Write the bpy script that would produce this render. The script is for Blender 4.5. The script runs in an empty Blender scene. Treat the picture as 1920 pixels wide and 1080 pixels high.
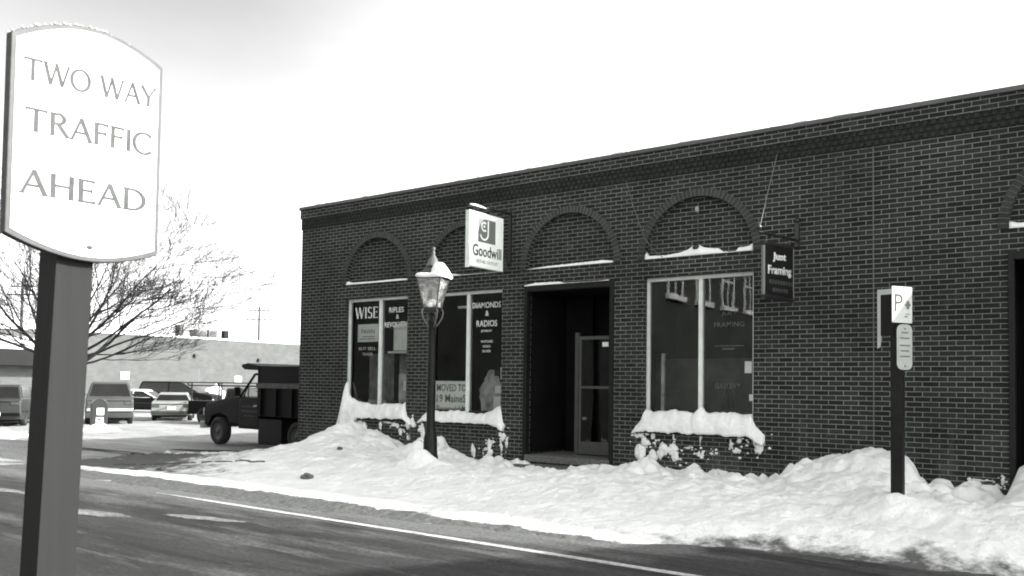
import bpy, bmesh, math, random
from mathutils import Vector, Matrix, noise
R = math.radians
scn = bpy.context.scene
C = scn.collection
rnd = random.Random(7)

# ------------------------------------------------------------------ camera
CAM = Vector((14.9024, -12.4118, 1.62))
right = Vector((0.8069, 0.5905, 0.0135))
up = Vector((0.0111, -0.0380, 0.9992))
back = Vector((0.5906, -0.8061, -0.0372))
right.normalize(); back = right.cross(up).normalized(); up = back.cross(right).normalized()
cd = bpy.data.cameras.new('camera'); cam = bpy.data.objects.new('camera', cd); C.objects.link(cam)
m = Matrix((right, up, back)).transposed().to_4x4(); m.translation = CAM
cam.matrix_world = m
cd.sensor_width = 36; cd.lens = 30; cd.shift_y = 125/1920
cd.clip_end = 2000; cd.clip_start = 0.05
cd.dof.use_dof = True; cd.dof.focus_distance = 15; cd.dof.aperture_fstop = 9.0
scn.camera = cam

# ------------------------------------------------------------------ sky, sun, exposure
EL = R(26.0)
sx, sy = 0.926, 0.378
w = bpy.data.worlds.new('World'); scn.world = w; w.use_nodes = True
nt = w.node_tree; nt.nodes.clear()
sky = nt.nodes.new('ShaderNodeTexSky'); sky.sky_type = 'NISHITA'; sky.sun_disc = False
sky.sun_elevation = EL; sky.sun_rotation = math.atan2(sx, sy)
sky.air_density = 1.0; sky.dust_density = 1.5; sky.ozone_density = 1.0
bw = nt.nodes.new('ShaderNodeRGBToBW')
bg = nt.nodes.new('ShaderNodeBackground'); bg.inputs['Strength'].default_value = 0.15
wo = nt.nodes.new('ShaderNodeOutputWorld')
nt.links.new(sky.outputs[0], bw.inputs[0])
# the sky is greyer high up in the west, with faint cloud streaks
wc = nt.nodes.new('ShaderNodeTexCoord'); dt_ = nt.nodes.new('ShaderNodeVectorMath'); dt_.operation = 'DOT_PRODUCT'; dt_.inputs[1].default_value = (-.6167, .2597, .7431)
nt.links.new(wc.outputs['Generated'], dt_.inputs[0])
cn_ = nt.nodes.new('ShaderNodeTexNoise'); cn_.inputs['Scale'].default_value = 2.0; cn_.inputs['Detail'].default_value = 5
mpw = nt.nodes.new('ShaderNodeMapping'); mpw.inputs['Scale'].default_value = (1, 1, 3); nt.links.new(wc.outputs['Generated'], mpw.inputs[0]); nt.links.new(mpw.outputs[0], cn_.inputs['Vector'])
cm = nt.nodes.new('ShaderNodeMath'); cm.operation = 'MULTIPLY_ADD'; cm.inputs[1].default_value = .10; nt.links.new(cn_.outputs['Fac'], cm.inputs[0]); nt.links.new(dt_.outputs['Value'], cm.inputs[2])
mr = nt.nodes.new('ShaderNodeMapRange'); mr.inputs['From Min'].default_value = .83; mr.inputs['From Max'].default_value = .96; mr.inputs['To Min'].default_value = 1.0; mr.inputs['To Max'].default_value = .68; mr.interpolation_type = 'SMOOTHSTEP'
nt.links.new(cm.outputs[0], mr.inputs['Value'])
mw = nt.nodes.new('ShaderNodeMath'); mw.operation = 'MULTIPLY'; nt.links.new(bw.outputs[0], mw.inputs[0]); nt.links.new(mr.outputs[0], mw.inputs[1])
d2 = nt.nodes.new('ShaderNodeVectorMath'); d2.operation = 'DOT_PRODUCT'; d2.inputs[1].default_value = (-.8366, .4597, .2979)
nt.links.new(wc.outputs['Generated'], d2.inputs[0])
cm2 = nt.nodes.new('ShaderNodeMath'); cm2.operation = 'MULTIPLY_ADD'; cm2.inputs[1].default_value = .03; nt.links.new(cn_.outputs['Fac'], cm2.inputs[0]); nt.links.new(d2.outputs['Value'], cm2.inputs[2])
mr2 = nt.nodes.new('ShaderNodeMapRange'); mr2.inputs['From Min'].default_value = .962; mr2.inputs['From Max'].default_value = 1.010; mr2.inputs['To Min'].default_value = 1.0; mr2.inputs['To Max'].default_value = .68; mr2.interpolation_type = 'SMOOTHSTEP'
nt.links.new(cm2.outputs[0], mr2.inputs['Value'])
mw2 = nt.nodes.new('ShaderNodeMath'); mw2.operation = 'MULTIPLY'; nt.links.new(mw.outputs[0], mw2.inputs[0]); nt.links.new(mr2.outputs[0], mw2.inputs[1]); nt.links.new(mw2.outputs[0], bg.inputs[0]); nt.links.new(bg.outputs[0], wo.inputs[0])
sl = bpy.data.lights.new('sun', 'SUN'); so = bpy.data.objects.new('sun', sl); C.objects.link(so)
sl.energy = 2.5; sl.angle = R(0.5); sl.color = (1.0, 0.99, 0.975)
SUN = Vector((sx*math.cos(EL), sy*math.cos(EL), math.sin(EL))).normalized()
so.rotation_euler = SUN.to_track_quat('Z', 'Y').to_euler()
scn.view_settings.view_transform = 'Standard'; scn.view_settings.look = 'None'
scn.view_settings.exposure = 2.25; scn.view_settings.gamma = 1.0
scn.render.filter_size = 1.8
scn.cycles.filter_width = 1.9

# ------------------------------------------------------------------ materials
def G(v, w=0.0):  # grey with the print's faint green/warm tint
    return (v*(1-w), v, v*(1-w*1.2), 1)
def mat(name, col, rough=0.7, metal=0.0, nz=0.12, scale=6.0, bump=0.0, bscale=40.0, spec=0.5, tint=0.05):
    m = bpy.data.materials.new(name); m.use_nodes = True
    n = m.node_tree.nodes; l = m.node_tree.links; b = n['Principled BSDF']
    b.inputs['Roughness'].default_value = rough; b.inputs['Metallic'].default_value = metal
    b.inputs['Specular IOR Level'].default_value = spec
    tc = n.new('ShaderNodeTexCoord')
    t = n.new('ShaderNodeTexNoise'); t.inputs['Scale'].default_value = scale; t.inputs['Detail'].default_value = 6
    l.new(tc.outputs['Object'], t.inputs['Vector'])
    r = n.new('ShaderNodeValToRGB')
    r.color_ramp.elements[0].position = 0.3; r.color_ramp.elements[1].position = 0.7
    r.color_ramp.elements[0].color = G(col*(1-nz), tint); r.color_ramp.elements[1].color = G(min(1, col*(1+nz)), tint)
    l.new(t.outputs['Fac'], r.inputs[0]); l.new(r.outputs[0], b.inputs['Base Color'])
    if bump:
        t2 = n.new('ShaderNodeTexNoise'); t2.inputs['Scale'].default_value = bscale; t2.inputs['Detail'].default_value = 8
        l.new(tc.outputs['Object'], t2.inputs['Vector'])
        bp = n.new('ShaderNodeBump'); bp.inputs['Strength'].default_value = bump; bp.inputs['Distance'].default_value = 0.02
        l.new(t2.outputs['Fac'], bp.inputs['Height']); l.new(bp.outputs[0], b.inputs['Normal'])
    return m
M = {}
M['frame'] = mat('aluminium_frame', 0.68, 0.45, 0.0, 0.1)
M['darkframe'] = mat('dark_frame', 0.008, 0.5, 0, 0.3, spec=.2)
M['black'] = mat('black_paint', 0.008, 0.5, 0, 0.4, 10, 0.1, 60, spec=0.2)
M['iron'] = mat('black_iron', 0.010, 0.4, 0.0, 0.3)
M['white'] = mat('white_paint', 0.80, 0.5, 0, 0.03)
M['signgrey'] = mat('sign_face', 0.84, 0.5, 0, 0.06, 3)
M['ink'] = mat('ink', 0.02, 0.6, 0, 0.1)
M['inkgrey'] = mat('grey_ink', 0.22, 0.6, 0, 0.1)
M['carved'] = mat('carved_letters', 0.035, 0.7, 0, 0.35, 30)
M['logogrey'] = mat('logo_grey', 0.13, 0.6, 0, 0.08)
M['letterwhite'] = mat('white_letters', 0.62, 0.6, 0, 0.15, 20)
M['letterdim'] = mat('dim_letters', 0.085, 0.6, 0, 0.3, 20)
M['lettermid'] = mat('gilt_letters', 0.30, 0.5, 0, 0.3, 20)
M['wood'] = None
M['coping'] = mat('metal_coping', 0.065, 0.5, 0, 0.35, 1.2, 0.1, 8)
M['tyre'] = mat('tyre_rubber', 0.012, 0.8, 0, 0.3)
M['rim'] = mat('steel_rim', 0.05, 0.5, 0.0, 0.2)
M['chrome'] = mat('chrome', 0.6, 0.25, 0.7, 0.1)
M['carglass'] = mat('car_glass', 0.008, 0.15, 0, 0.3, 2, spec=0.45)
M['cargrey'] = mat('grey_car_paint', 0.05, 0.32, 0, 0.12, 2)
M['carpale'] = mat('pale_car_paint', 0.20, 0.35, 0, 0.12, 2)
M['cardark'] = mat('dark_car_paint', 0.005, 0.5, 0, 0.2, 2, spec=0.12)
M['carmid'] = mat('mid_grey_car_paint', 0.03, 0.35, 0, 0.2, 2)
M['lamp_red'] = mat('tail_lamp', 0.06, 0.3, 0, 0.1)
M['plate'] = mat('plate_white', 0.75, 0.5, 0, 0.05)
M['farsteel'] = mat('rooftop_steel', 0.08, 0.6, 0, 0.25)
M['granite'] = mat('granite', 0.10, 0.8, 0, 0.4, 30, 0.2)
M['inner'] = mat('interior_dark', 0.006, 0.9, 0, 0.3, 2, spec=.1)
M['innergrey'] = mat('interior_panel', 0.055, 0.9, 0, 0.35, 3)
M['curtain'] = mat('curtain', 0.24, 0.9, 0, 0.5, 5)
M['paper'] = mat('paper', 0.82, 0.9, 0, 0.1, 6)
M['paperwhite'] = mat('white_paper', 0.84, 0.9, 0, 0.06, 6)
M['cloth'] = mat('pale_cloth', 0.5, 0.95, 0, 0.6, 4, 0.4, 6)
M['bark'] = mat('bark', 0.018, 0.9, 0, 0.4, 20, 0.4, 50)
M['lampglass'] = mat('lamp_glass', 0.35, 0.2, 0, 0.3, 6)

def snowmat(name, col=0.86, dirt=0.0, dscale=9.0, bump=0.45, gran=34.0):
    m = bpy.data.materials.new(name); m.use_nodes = True
    n = m.node_tree.nodes; l = m.node_tree.links; b = n['Principled BSDF']
    b.inputs['Roughness'].default_value = 0.85; b.inputs['Specular IOR Level'].default_value = 0.15
    tc = n.new('ShaderNodeTexCoord')
    t = n.new('ShaderNodeTexNoise'); t.inputs['Scale'].default_value = 2.2; t.inputs['Detail'].default_value = 10; t.inputs['Roughness'].default_value = 0.68
    l.new(tc.outputs['Object'], t.inputs['Vector'])
    r = n.new('ShaderNodeValToRGB'); e = r.color_ramp.elements
    e[0].position = 0.3; e[1].position = 0.62; e[0].color = G(col*(0.80-dirt*0.25), 0.02); e[1].color = G(col, 0.015)
    l.new(t.outputs['Fac'], r.inputs[0])
    # specks of grit
    v = n.new('ShaderNodeTexNoise'); v.inputs['Scale'].default_value = dscale*3; v.inputs['Detail'].default_value = 3
    l.new(tc.outputs['Object'], v.inputs['Vector'])
    r2 = n.new('ShaderNodeValToRGB'); r2.color_ramp.elements[0].position = 0.69; r2.color_ramp.elements[1].position = 0.76
    l.new(v.outputs['Fac'], r2.inputs[0])
    at = n.new('ShaderNodeAttribute'); at.attribute_name = 'dirt'
    mul = n.new('ShaderNodeMath'); mul.operation = 'MULTIPLY'
    l.new(r2.outputs[0], mul.inputs[0]); l.new(at.outputs['Fac'], mul.inputs[1])
    # slushy grey patches where the dirt attribute is high
    t3 = n.new('ShaderNodeTexNoise'); t3.inputs['Scale'].default_value = 3.0; t3.inputs['Detail'].default_value = 8; t3.inputs['Roughness'].default_value = 0.7
    l.new(tc.outputs['Object'], t3.inputs['Vector'])
    add = n.new('ShaderNodeMath'); add.operation = 'ADD'; l.new(t3.outputs['Fac'], add.inputs[0]); l.new(at.outputs['Fac'], add.inputs[1])
    r3 = n.new('ShaderNodeValToRGB'); r3.color_ramp.elements[0].position = 0.78; r3.color_ramp.elements[1].position = 1.45
    l.new(add.outputs[0], r3.inputs[0])
    mx = n.new('ShaderNodeMix'); mx.data_type = 'RGBA'; mx.inputs[7].default_value = G(0.11, 0.03)
    l.new(r3.outputs[0], mx.inputs[0]); l.new(r.outputs[0], mx.inputs[6])
    mx2 = n.new('ShaderNodeMix'); mx2.data_type = 'RGBA'; mx2.inputs[7].default_value = G(0.12, 0.03)
    l.new(mul.outputs[0], mx2.inputs[0]); l.new(mx.outputs[2], mx2.inputs[6])
    l.new(mx2.outputs[2], b.inputs['Base Color'])
    t2 = n.new('ShaderNodeTexNoise'); t2.inputs['Scale'].default_value = gran; t2.inputs['Detail'].default_value = 8; t2.inputs['Roughness'].default_value = 0.65
    l.new(tc.outputs['Object'], t2.inputs['Vector'])
    t4 = n.new('ShaderNodeTexNoise'); t4.inputs['Scale'].default_value = gran/5; t4.inputs['Detail'].default_value = 5
    l.new(tc.outputs['Object'], t4.inputs['Vector'])
    b1 = n.new('ShaderNodeBump'); b1.inputs['Strength'].default_value = bump; b1.inputs['Distance'].default_value = 0.03
    b2 = n.new('ShaderNodeBump'); b2.inputs['Strength'].default_value = bump; b2.inputs['Distance'].default_value = 0.12
    l.new(t4.outputs['Fac'], b2.inputs['Height']); l.new(t2.outputs['Fac'], b1.inputs['Height'])
    l.new(b2.outputs[0], b1.inputs['Normal']); l.new(b1.outputs[0], b.inputs['Normal'])
    return m
M['snow'] = snowmat('snow')
M['snowclean'] = snowmat('clean_snow', 0.88, 0, 9, 0.25, 20)

def brickmat(name, b1=0.009, b2=0.027, mortar=0.185, bw_=0.2032, rh=0.0677, ms=0.011, off=0.5, bump=0.6, tint=0.10, soot=0.38):
    m = bpy.data.materials.new(name); m.use_nodes = True
    n = m.node_tree.nodes; l = m.node_tree.links; b = n['Principled BSDF']
    b.inputs['Roughness'].default_value = 0.85; b.inputs['Specular IOR Level'].default_value = 0.25
    tc = n.new('ShaderNodeUVMap')
    nz = n.new('ShaderNodeTexNoise'); nz.inputs['Scale'].default_value = 9; nz.inputs['Detail'].default_value = 3
    l.new(tc.outputs[0], nz.inputs['Vector'])
    vs = n.new('ShaderNodeVectorMath'); vs.operation = 'SCALE'; vs.inputs[3].default_value = 0.006
    l.new(nz.outputs['Color'], vs.inputs[0])
    va = n.new('ShaderNodeVectorMath'); va.operation = 'ADD'
    l.new(tc.outputs[0], va.inputs[0]); l.new(vs.outputs[0], va.inputs[1])
    br = n.new('ShaderNodeTexBrick'); br.offset = off
    br.inputs['Color1'].default_value = G(b1, tint); br.inputs['Color2'].default_value = G(b2, tint)
    br.inputs['Mortar'].default_value = G(mortar, tint*0.6); br.inputs['Scale'].default_value = 1.0
    br.inputs['Mortar Size'].default_value = ms/2; br.inputs['Mortar Smooth'].default_value = 0.25
    br.inputs['Brick Width'].default_value = bw_; br.inputs['Row Height'].default_value = rh
    l.new(va.outputs[0], br.inputs['Vector'])
    # large and small scale weathering
    t = n.new('ShaderNodeTexNoise'); t.inputs['Scale'].default_value = 0.9; t.inputs['Detail'].default_value = 9; t.inputs['Roughness'].default_value = 0.65
    l.new(tc.outputs[0], t.inputs['Vector'])
    r = n.new('ShaderNodeValToRGB'); r.color_ramp.elements[0].position = 0.3; r.color_ramp.elements[1].position = 0.7
    r.color_ramp.elements[0].color = (1-soot,)*3+(1,); r.color_ramp.elements[1].color = (1+soot*0.7,)*3+(1,)
    l.new(t.outputs['Fac'], r.inputs[0])
    t5 = n.new('ShaderNodeTexNoise'); t5.inputs['Scale'].default_value = 45; t5.inputs['Detail'].default_value = 4
    l.new(tc.outputs[0], t5.inputs['Vector'])
    r5 = n.new('ShaderNodeValToRGB'); r5.color_ramp.elements[0].position = 0.25; r5.color_ramp.elements[1].position = 0.75
    r5.color_ramp.elements[0].color = (0.72,)*3+(1,); r5.color_ramp.elements[1].color = (1.25,)*3+(1,)
    l.new(t5.outputs['Fac'], r5.inputs[0])
    mm = n.new('ShaderNodeMix'); mm.data_type = 'RGBA'; mm.blend_type = 'MULTIPLY'; mm.inputs[0].default_value = 1
    l.new(br.outputs['Color'], mm.inputs[6]); l.new(r.outputs[0], mm.inputs[7])
    m5 = n.new('ShaderNodeMix'); m5.data_type = 'RGBA'; m5.blend_type = 'MULTIPLY'; m5.inputs[0].default_value = 1
    l.new(mm.outputs[2], m5.inputs[6]); l.new(r5.outputs[0], m5.inputs[7])
    # salt bloom low on the wall and pale runs below the ledges
    sp = n.new('ShaderNodeSeparateXYZ'); l.new(tc.outputs[0], sp.inputs[0])
    lo = n.new('ShaderNodeMapRange'); lo.inputs['From Min'].default_value = 1.3; lo.inputs['From Max'].default_value = .3; lo.inputs['To Min'].default_value = 0; lo.inputs['To Max'].default_value = .16
    l.new(sp.outputs[1], lo.inputs['Value'])
    ns = n.new('ShaderNodeTexNoise'); ns.inputs['Scale'].default_value = 2.3; ns.inputs['Detail'].default_value = 10; ns.inputs['Roughness'].default_value = .75
    ms_ = n.new('ShaderNodeMapping'); ms_.inputs['Scale'].default_value = (1.6, .5, 1); l.new(tc.outputs[0], ms_.inputs[0]); l.new(ms_.outputs[0], ns.inputs['Vector'])
    na = n.new('ShaderNodeMath'); na.operation = 'ADD'; l.new(ns.outputs['Fac'], na.inputs[0]); l.new(lo.outputs[0], na.inputs[1])
    nr = n.new('ShaderNodeMapRange'); nr.inputs['From Min'].default_value = .58; nr.inputs['From Max'].default_value = .85; nr.inputs['To Max'].default_value = .42
    l.new(na.outputs[0], nr.inputs['Value'])
    m6 = n.new('ShaderNodeMix'); m6.data_type = 'RGBA'; m6.inputs[7].default_value = G(mortar*.75, tint*.5)
    l.new(nr.outputs[0], m6.inputs[0]); l.new(m5.outputs[2], m6.inputs[6])
    l.new(m6.outputs[2], b.inputs['Base Color'])
    bp = n.new('ShaderNodeBump'); bp.inputs['Strength'].default_value = bump; bp.inputs['Distance'].default_value = 0.006
    inv = n.new('ShaderNodeMath'); inv.operation = 'SUBTRACT'; inv.inputs[0].default_value = 1
    l.new(br.outputs['Fac'], inv.inputs[1]); l.new(inv.outputs[0], bp.inputs['Height']); l.new(bp.outputs[0], b.inputs['Normal'])
    return m
M['brick'] = brickmat('brown_brick')
M['soldier'] = brickmat('arch_brick', 0.03, 0.05, 0.11, 0.0677, 0.4, 0.012, 0.0)
M['brickdark'] = brickmat('frieze_brick', 0.016, 0.026, 0.035, 0.1016, 0.0677, 0.011)
M['oppbrick'] = brickmat('across_street_brick', 0.045, 0.07, 0.10)
M['farbrick'] = brickmat('pale_brick', 0.075, 0.088, 0.10, 0.4, 0.2, 0.012, 0.5, 0.2, 0.03, 0.18)

def glassmat(name, refl=1.0, tint=0.9):
    m = bpy.data.materials.new(name); m.use_nodes = True
    n = m.node_tree.nodes; l = m.node_tree.links
    for x in list(n): n.remove(x)
    o = n.new('ShaderNodeOutputMaterial'); mx = n.new('ShaderNodeMixShader'); tr = n.new('ShaderNodeBsdfTransparent'); gl = n.new('ShaderNodeBsdfGlossy')
    tr.inputs[0].default_value = (tint,)*3+(1,); gl.inputs['Roughness'].default_value = 0.015; gl.inputs[0].default_value = (refl,)*3+(1,)
    fr = n.new('ShaderNodeFresnel'); fr.inputs[0].default_value = 1.62
    tc = n.new('ShaderNodeTexCoord'); t = n.new('ShaderNodeTexNoise'); t.inputs['Scale'].default_value = 1.4; t.inputs['Detail'].default_value = 2
    l.new(tc.outputs['Object'], t.inputs['Vector'])
    bp = n.new('ShaderNodeBump'); bp.inputs['Strength'].default_value = 0.05; bp.inputs['Distance'].default_value = 0.02
    l.new(t.outputs['Fac'], bp.inputs['Height']); l.new(bp.outputs[0], gl.inputs['Normal'])
    l.new(fr.outputs[0], mx.inputs[0]); l.new(tr.outputs[0], mx.inputs[1]); l.new(gl.outputs[0], mx.inputs[2]); l.new(mx.outputs[0], o.inputs[0])
    return m
M['glass'] = glassmat('shop_glass')
M['lampglass'] = glassmat('lantern_glass', 1.0, 0.8)
_n = M['lampglass'].node_tree.nodes; _l = M['lampglass'].node_tree.links
_o = [x for x in _n if x.type == 'OUTPUT_MATERIAL'][0]; _s = _o.inputs[0].links[0].from_socket
_d = _n.new('ShaderNodeBsdfDiffuse'); _d.inputs[0].default_value = (.6, .6, .58, 1); _m = _n.new('ShaderNodeMixShader')
_t = _n.new('ShaderNodeTexNoise'); _t.inputs['Scale'].default_value = 7; _r = _n.new('ShaderNodeMapRange'); _r.inputs['From Min'].default_value = .35; _r.inputs['From Max'].default_value = .7; _r.inputs['To Min'].default_value = .1; _r.inputs['To Max'].default_value = .5
_l.new(_t.outputs['Fac'], _r.inputs['Value']); _l.new(_r.outputs[0], _m.inputs[0]); _l.new(_s, _m.inputs[1]); _l.new(_d.outputs[0], _m.inputs[2]); _l.new(_m.outputs[0], _o.inputs[0])

def woodmat():
    m = mat('stained_timber', 0.0165, 0.8, 0, 0.1, spec=.2)
    n = m.node_tree.nodes; l = m.node_tree.links
    tc = [x for x in n if x.type == 'TEX_COORD'][0]; t = [x for x in n if x.type == 'TEX_NOISE'][0]
    mp = n.new('ShaderNodeMapping'); mp.inputs['Scale'].default_value = (40, 40, 1.2)
    l.new(tc.outputs['Object'], mp.inputs[0]); l.new(mp.outputs[0], t.inputs['Vector']); t.inputs['Scale'].default_value = 1
    bp = n.new('ShaderNodeBump'); bp.inputs['Strength'].default_value = 0.25; bp.inputs['Distance'].default_value = 0.004
    l.new(t.outputs['Fac'], bp.inputs['Height']); l.new(bp.outputs[0], n['Principled BSDF'].inputs['Normal'])
    return m
M['wood'] = woodmat()

def groundmat(name, lo, hi, patch, p0, p1, sc=(0.35, 2.2, 1), rough=0.8, bump=0.5, rot=0.0, tint=0.02):
    """two greys in streaks drawn out along X, with a third (patch) on top"""
    m = bpy.data.materials.new(name); m.use_nodes = True
    n = m.node_tree.nodes; l = m.node_tree.links; b = n['Principled BSDF']
    b.inputs['Specular IOR Level'].default_value = 0.3
    tc = n.new('ShaderNodeTexCoord'); mp = n.new('ShaderNodeMapping'); mp.inputs['Scale'].default_value = sc; mp.inputs['Rotation'].default_value = (0, 0, rot)
    l.new(tc.outputs['Object'], mp.inputs[0])
    t = n.new('ShaderNodeTexNoise'); t.inputs['Scale'].default_value = 1.0; t.inputs['Detail'].default_value = 12; t.inputs['Roughness'].default_value = 0.70; t.inputs['Distortion'].default_value = 0.9
    l.new(mp.outputs[0], t.inputs['Vector'])
    r = n.new('ShaderNodeValToRGB'); e = r.color_ramp.elements; e[0].position = 0.34; e[1].position = 0.66
    e[0].color = G(lo, tint); e[1].color = G(hi, tint); l.new(t.outputs['Fac'], r.inputs[0])
    mp2 = n.new('ShaderNodeMapping'); mp2.inputs['Scale'].default_value = (sc[0]*0.8, sc[1]*0.9, 1); mp2.inputs['Location'].default_value = (7.3, 3.1, 0); mp2.inputs['Rotation'].default_value = (0, 0, rot)
    l.new(tc.outputs['Object'], mp2.inputs[0])
    t2 = n.new('ShaderNodeTexNoise'); t2.inputs['Scale'].default_value = 1.0; t2.inputs['Detail'].default_value = 13; t2.inputs['Roughness'].default_value = 0.74
    l.new(mp2.outputs[0], t2.inputs['Vector'])
    r2 = n.new('ShaderNodeValToRGB'); r2.color_ramp.elements[0].position = p0; r2.color_ramp.elements[1].position = p1
    sa = n.new('ShaderNodeAttribute'); sa.attribute_name = 'dirt'; sm_ = n.new('ShaderNodeMath'); sm_.operation = 'ADD'
    l.new(t2.outputs['Fac'], sm_.inputs[0]); l.new(sa.outputs['Fac'], sm_.inputs[1]); l.new(sm_.outputs[0], r2.inputs[0])
    mx = n.new('ShaderNodeMix'); mx.data_type = 'RGBA'; mx.inputs[7].default_value = G(patch, tint)
    l.new(r2.outputs[0], mx.inputs[0]); l.new(r.outputs[0], mx.inputs[6])
    g = n.new('ShaderNodeTexNoise'); g.inputs['Scale'].default_value = 22; g.inputs['Detail'].default_value = 8; g.inputs['Roughness'].default_value = .7
    l.new(tc.outputs['Object'], g.inputs['Vector'])
    rg = n.new('ShaderNodeValToRGB'); rg.color_ramp.elements[0].position = 0.3; rg.color_ramp.elements[1].position = 0.7
    rg.color_ramp.elements[0].color = (0.42,)*3+(1,); rg.color_ramp.elements[1].color = (1.6,)*3+(1,)
    l.new(g.outputs['Fac'], rg.inputs[0])
    mg = n.new('ShaderNodeMix'); mg.data_type = 'RGBA'; mg.blend_type = 'MULTIPLY'; mg.inputs[0].default_value = 1
    l.new(mx.outputs[2], mg.inputs[6]); l.new(rg.outputs[0], mg.inputs[7]); l.new(mg.outputs[2], b.inputs['Base Color'])
    b.inputs['Roughness'].default_value = rough
    bp = n.new('ShaderNodeBump'); bp.inputs['Strength'].default_value = bump; bp.inputs['Distance'].default_value = 0.02
    ad = n.new('ShaderNodeMath'); ad.operation = 'ADD'; l.new(g.outputs['Fac'], ad.inputs[0]); l.new(t2.outputs['Fac'], ad.inputs[1])
    l.new(ad.outputs[0], bp.inputs['Height']); l.new(bp.outputs[0], b.inputs['Normal'])
    return m
M['asphalt'] = groundmat('wet_asphalt', 0.009, 0.040, 0.12, 0.55, 0.74)
M['packed'] = groundmat('packed_snow', 0.20, 0.36, 0.12, 0.56, 0.70, (0.25, 0.9, 1), 0.85, 0.6)
M['drift'] = groundmat('drifted_snow', 0.10, 0.22, 0.05, 0.50, 0.70, (1.5, 5, 1), 0.85, 0.5)
M['line'] = groundmat('worn_line_paint', 0.30, 0.50, 0.08, 0.66, 0.75, (2, 8, 1), 0.7, 0.2)

# ------------------------------------------------------------------ helpers
def new_obj(name, me, material, parent=None):
    o = bpy.data.objects.new(name, me); C.objects.link(o)
    if material is not None and not me.materials: me.materials.append(material)
    if parent is not None: o.parent = parent
    return o
def mesh(name, verts, faces, material, parent=None, uvs=None, smooth=False):
    me = bpy.data.meshes.new(name); me.from_pydata([tuple(v) for v in verts], [], faces)
    if uvs:
        ul = me.uv_layers.new(name='UVMap')
        for p in me.polygons:
            for li, vi in zip(p.loop_indices, p.vertices): ul.data[li].uv = uvs[vi]
    if smooth:
        for p in me.polygons: p.use_smooth = True
    me.update()
    return new_obj(name, me, material, parent)
def thing(name, label, cat, loc=(0, 0, 0), rz=0.0, group=None):
    o = bpy.data.objects.new(name, None); C.objects.link(o); o.empty_display_size = 0.2
    o.location = loc; o.rotation_euler = (0, 0, rz); o['label'] = label; o['category'] = cat
    if group: o['group'] = group
    return o
def tag(o, label=None, cat=None, group=None, kind=None):
    if label: o['label'] = label
    if cat: o['category'] = cat
    if group: o['group'] = group
    if kind: o['kind'] = kind
    return o
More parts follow.
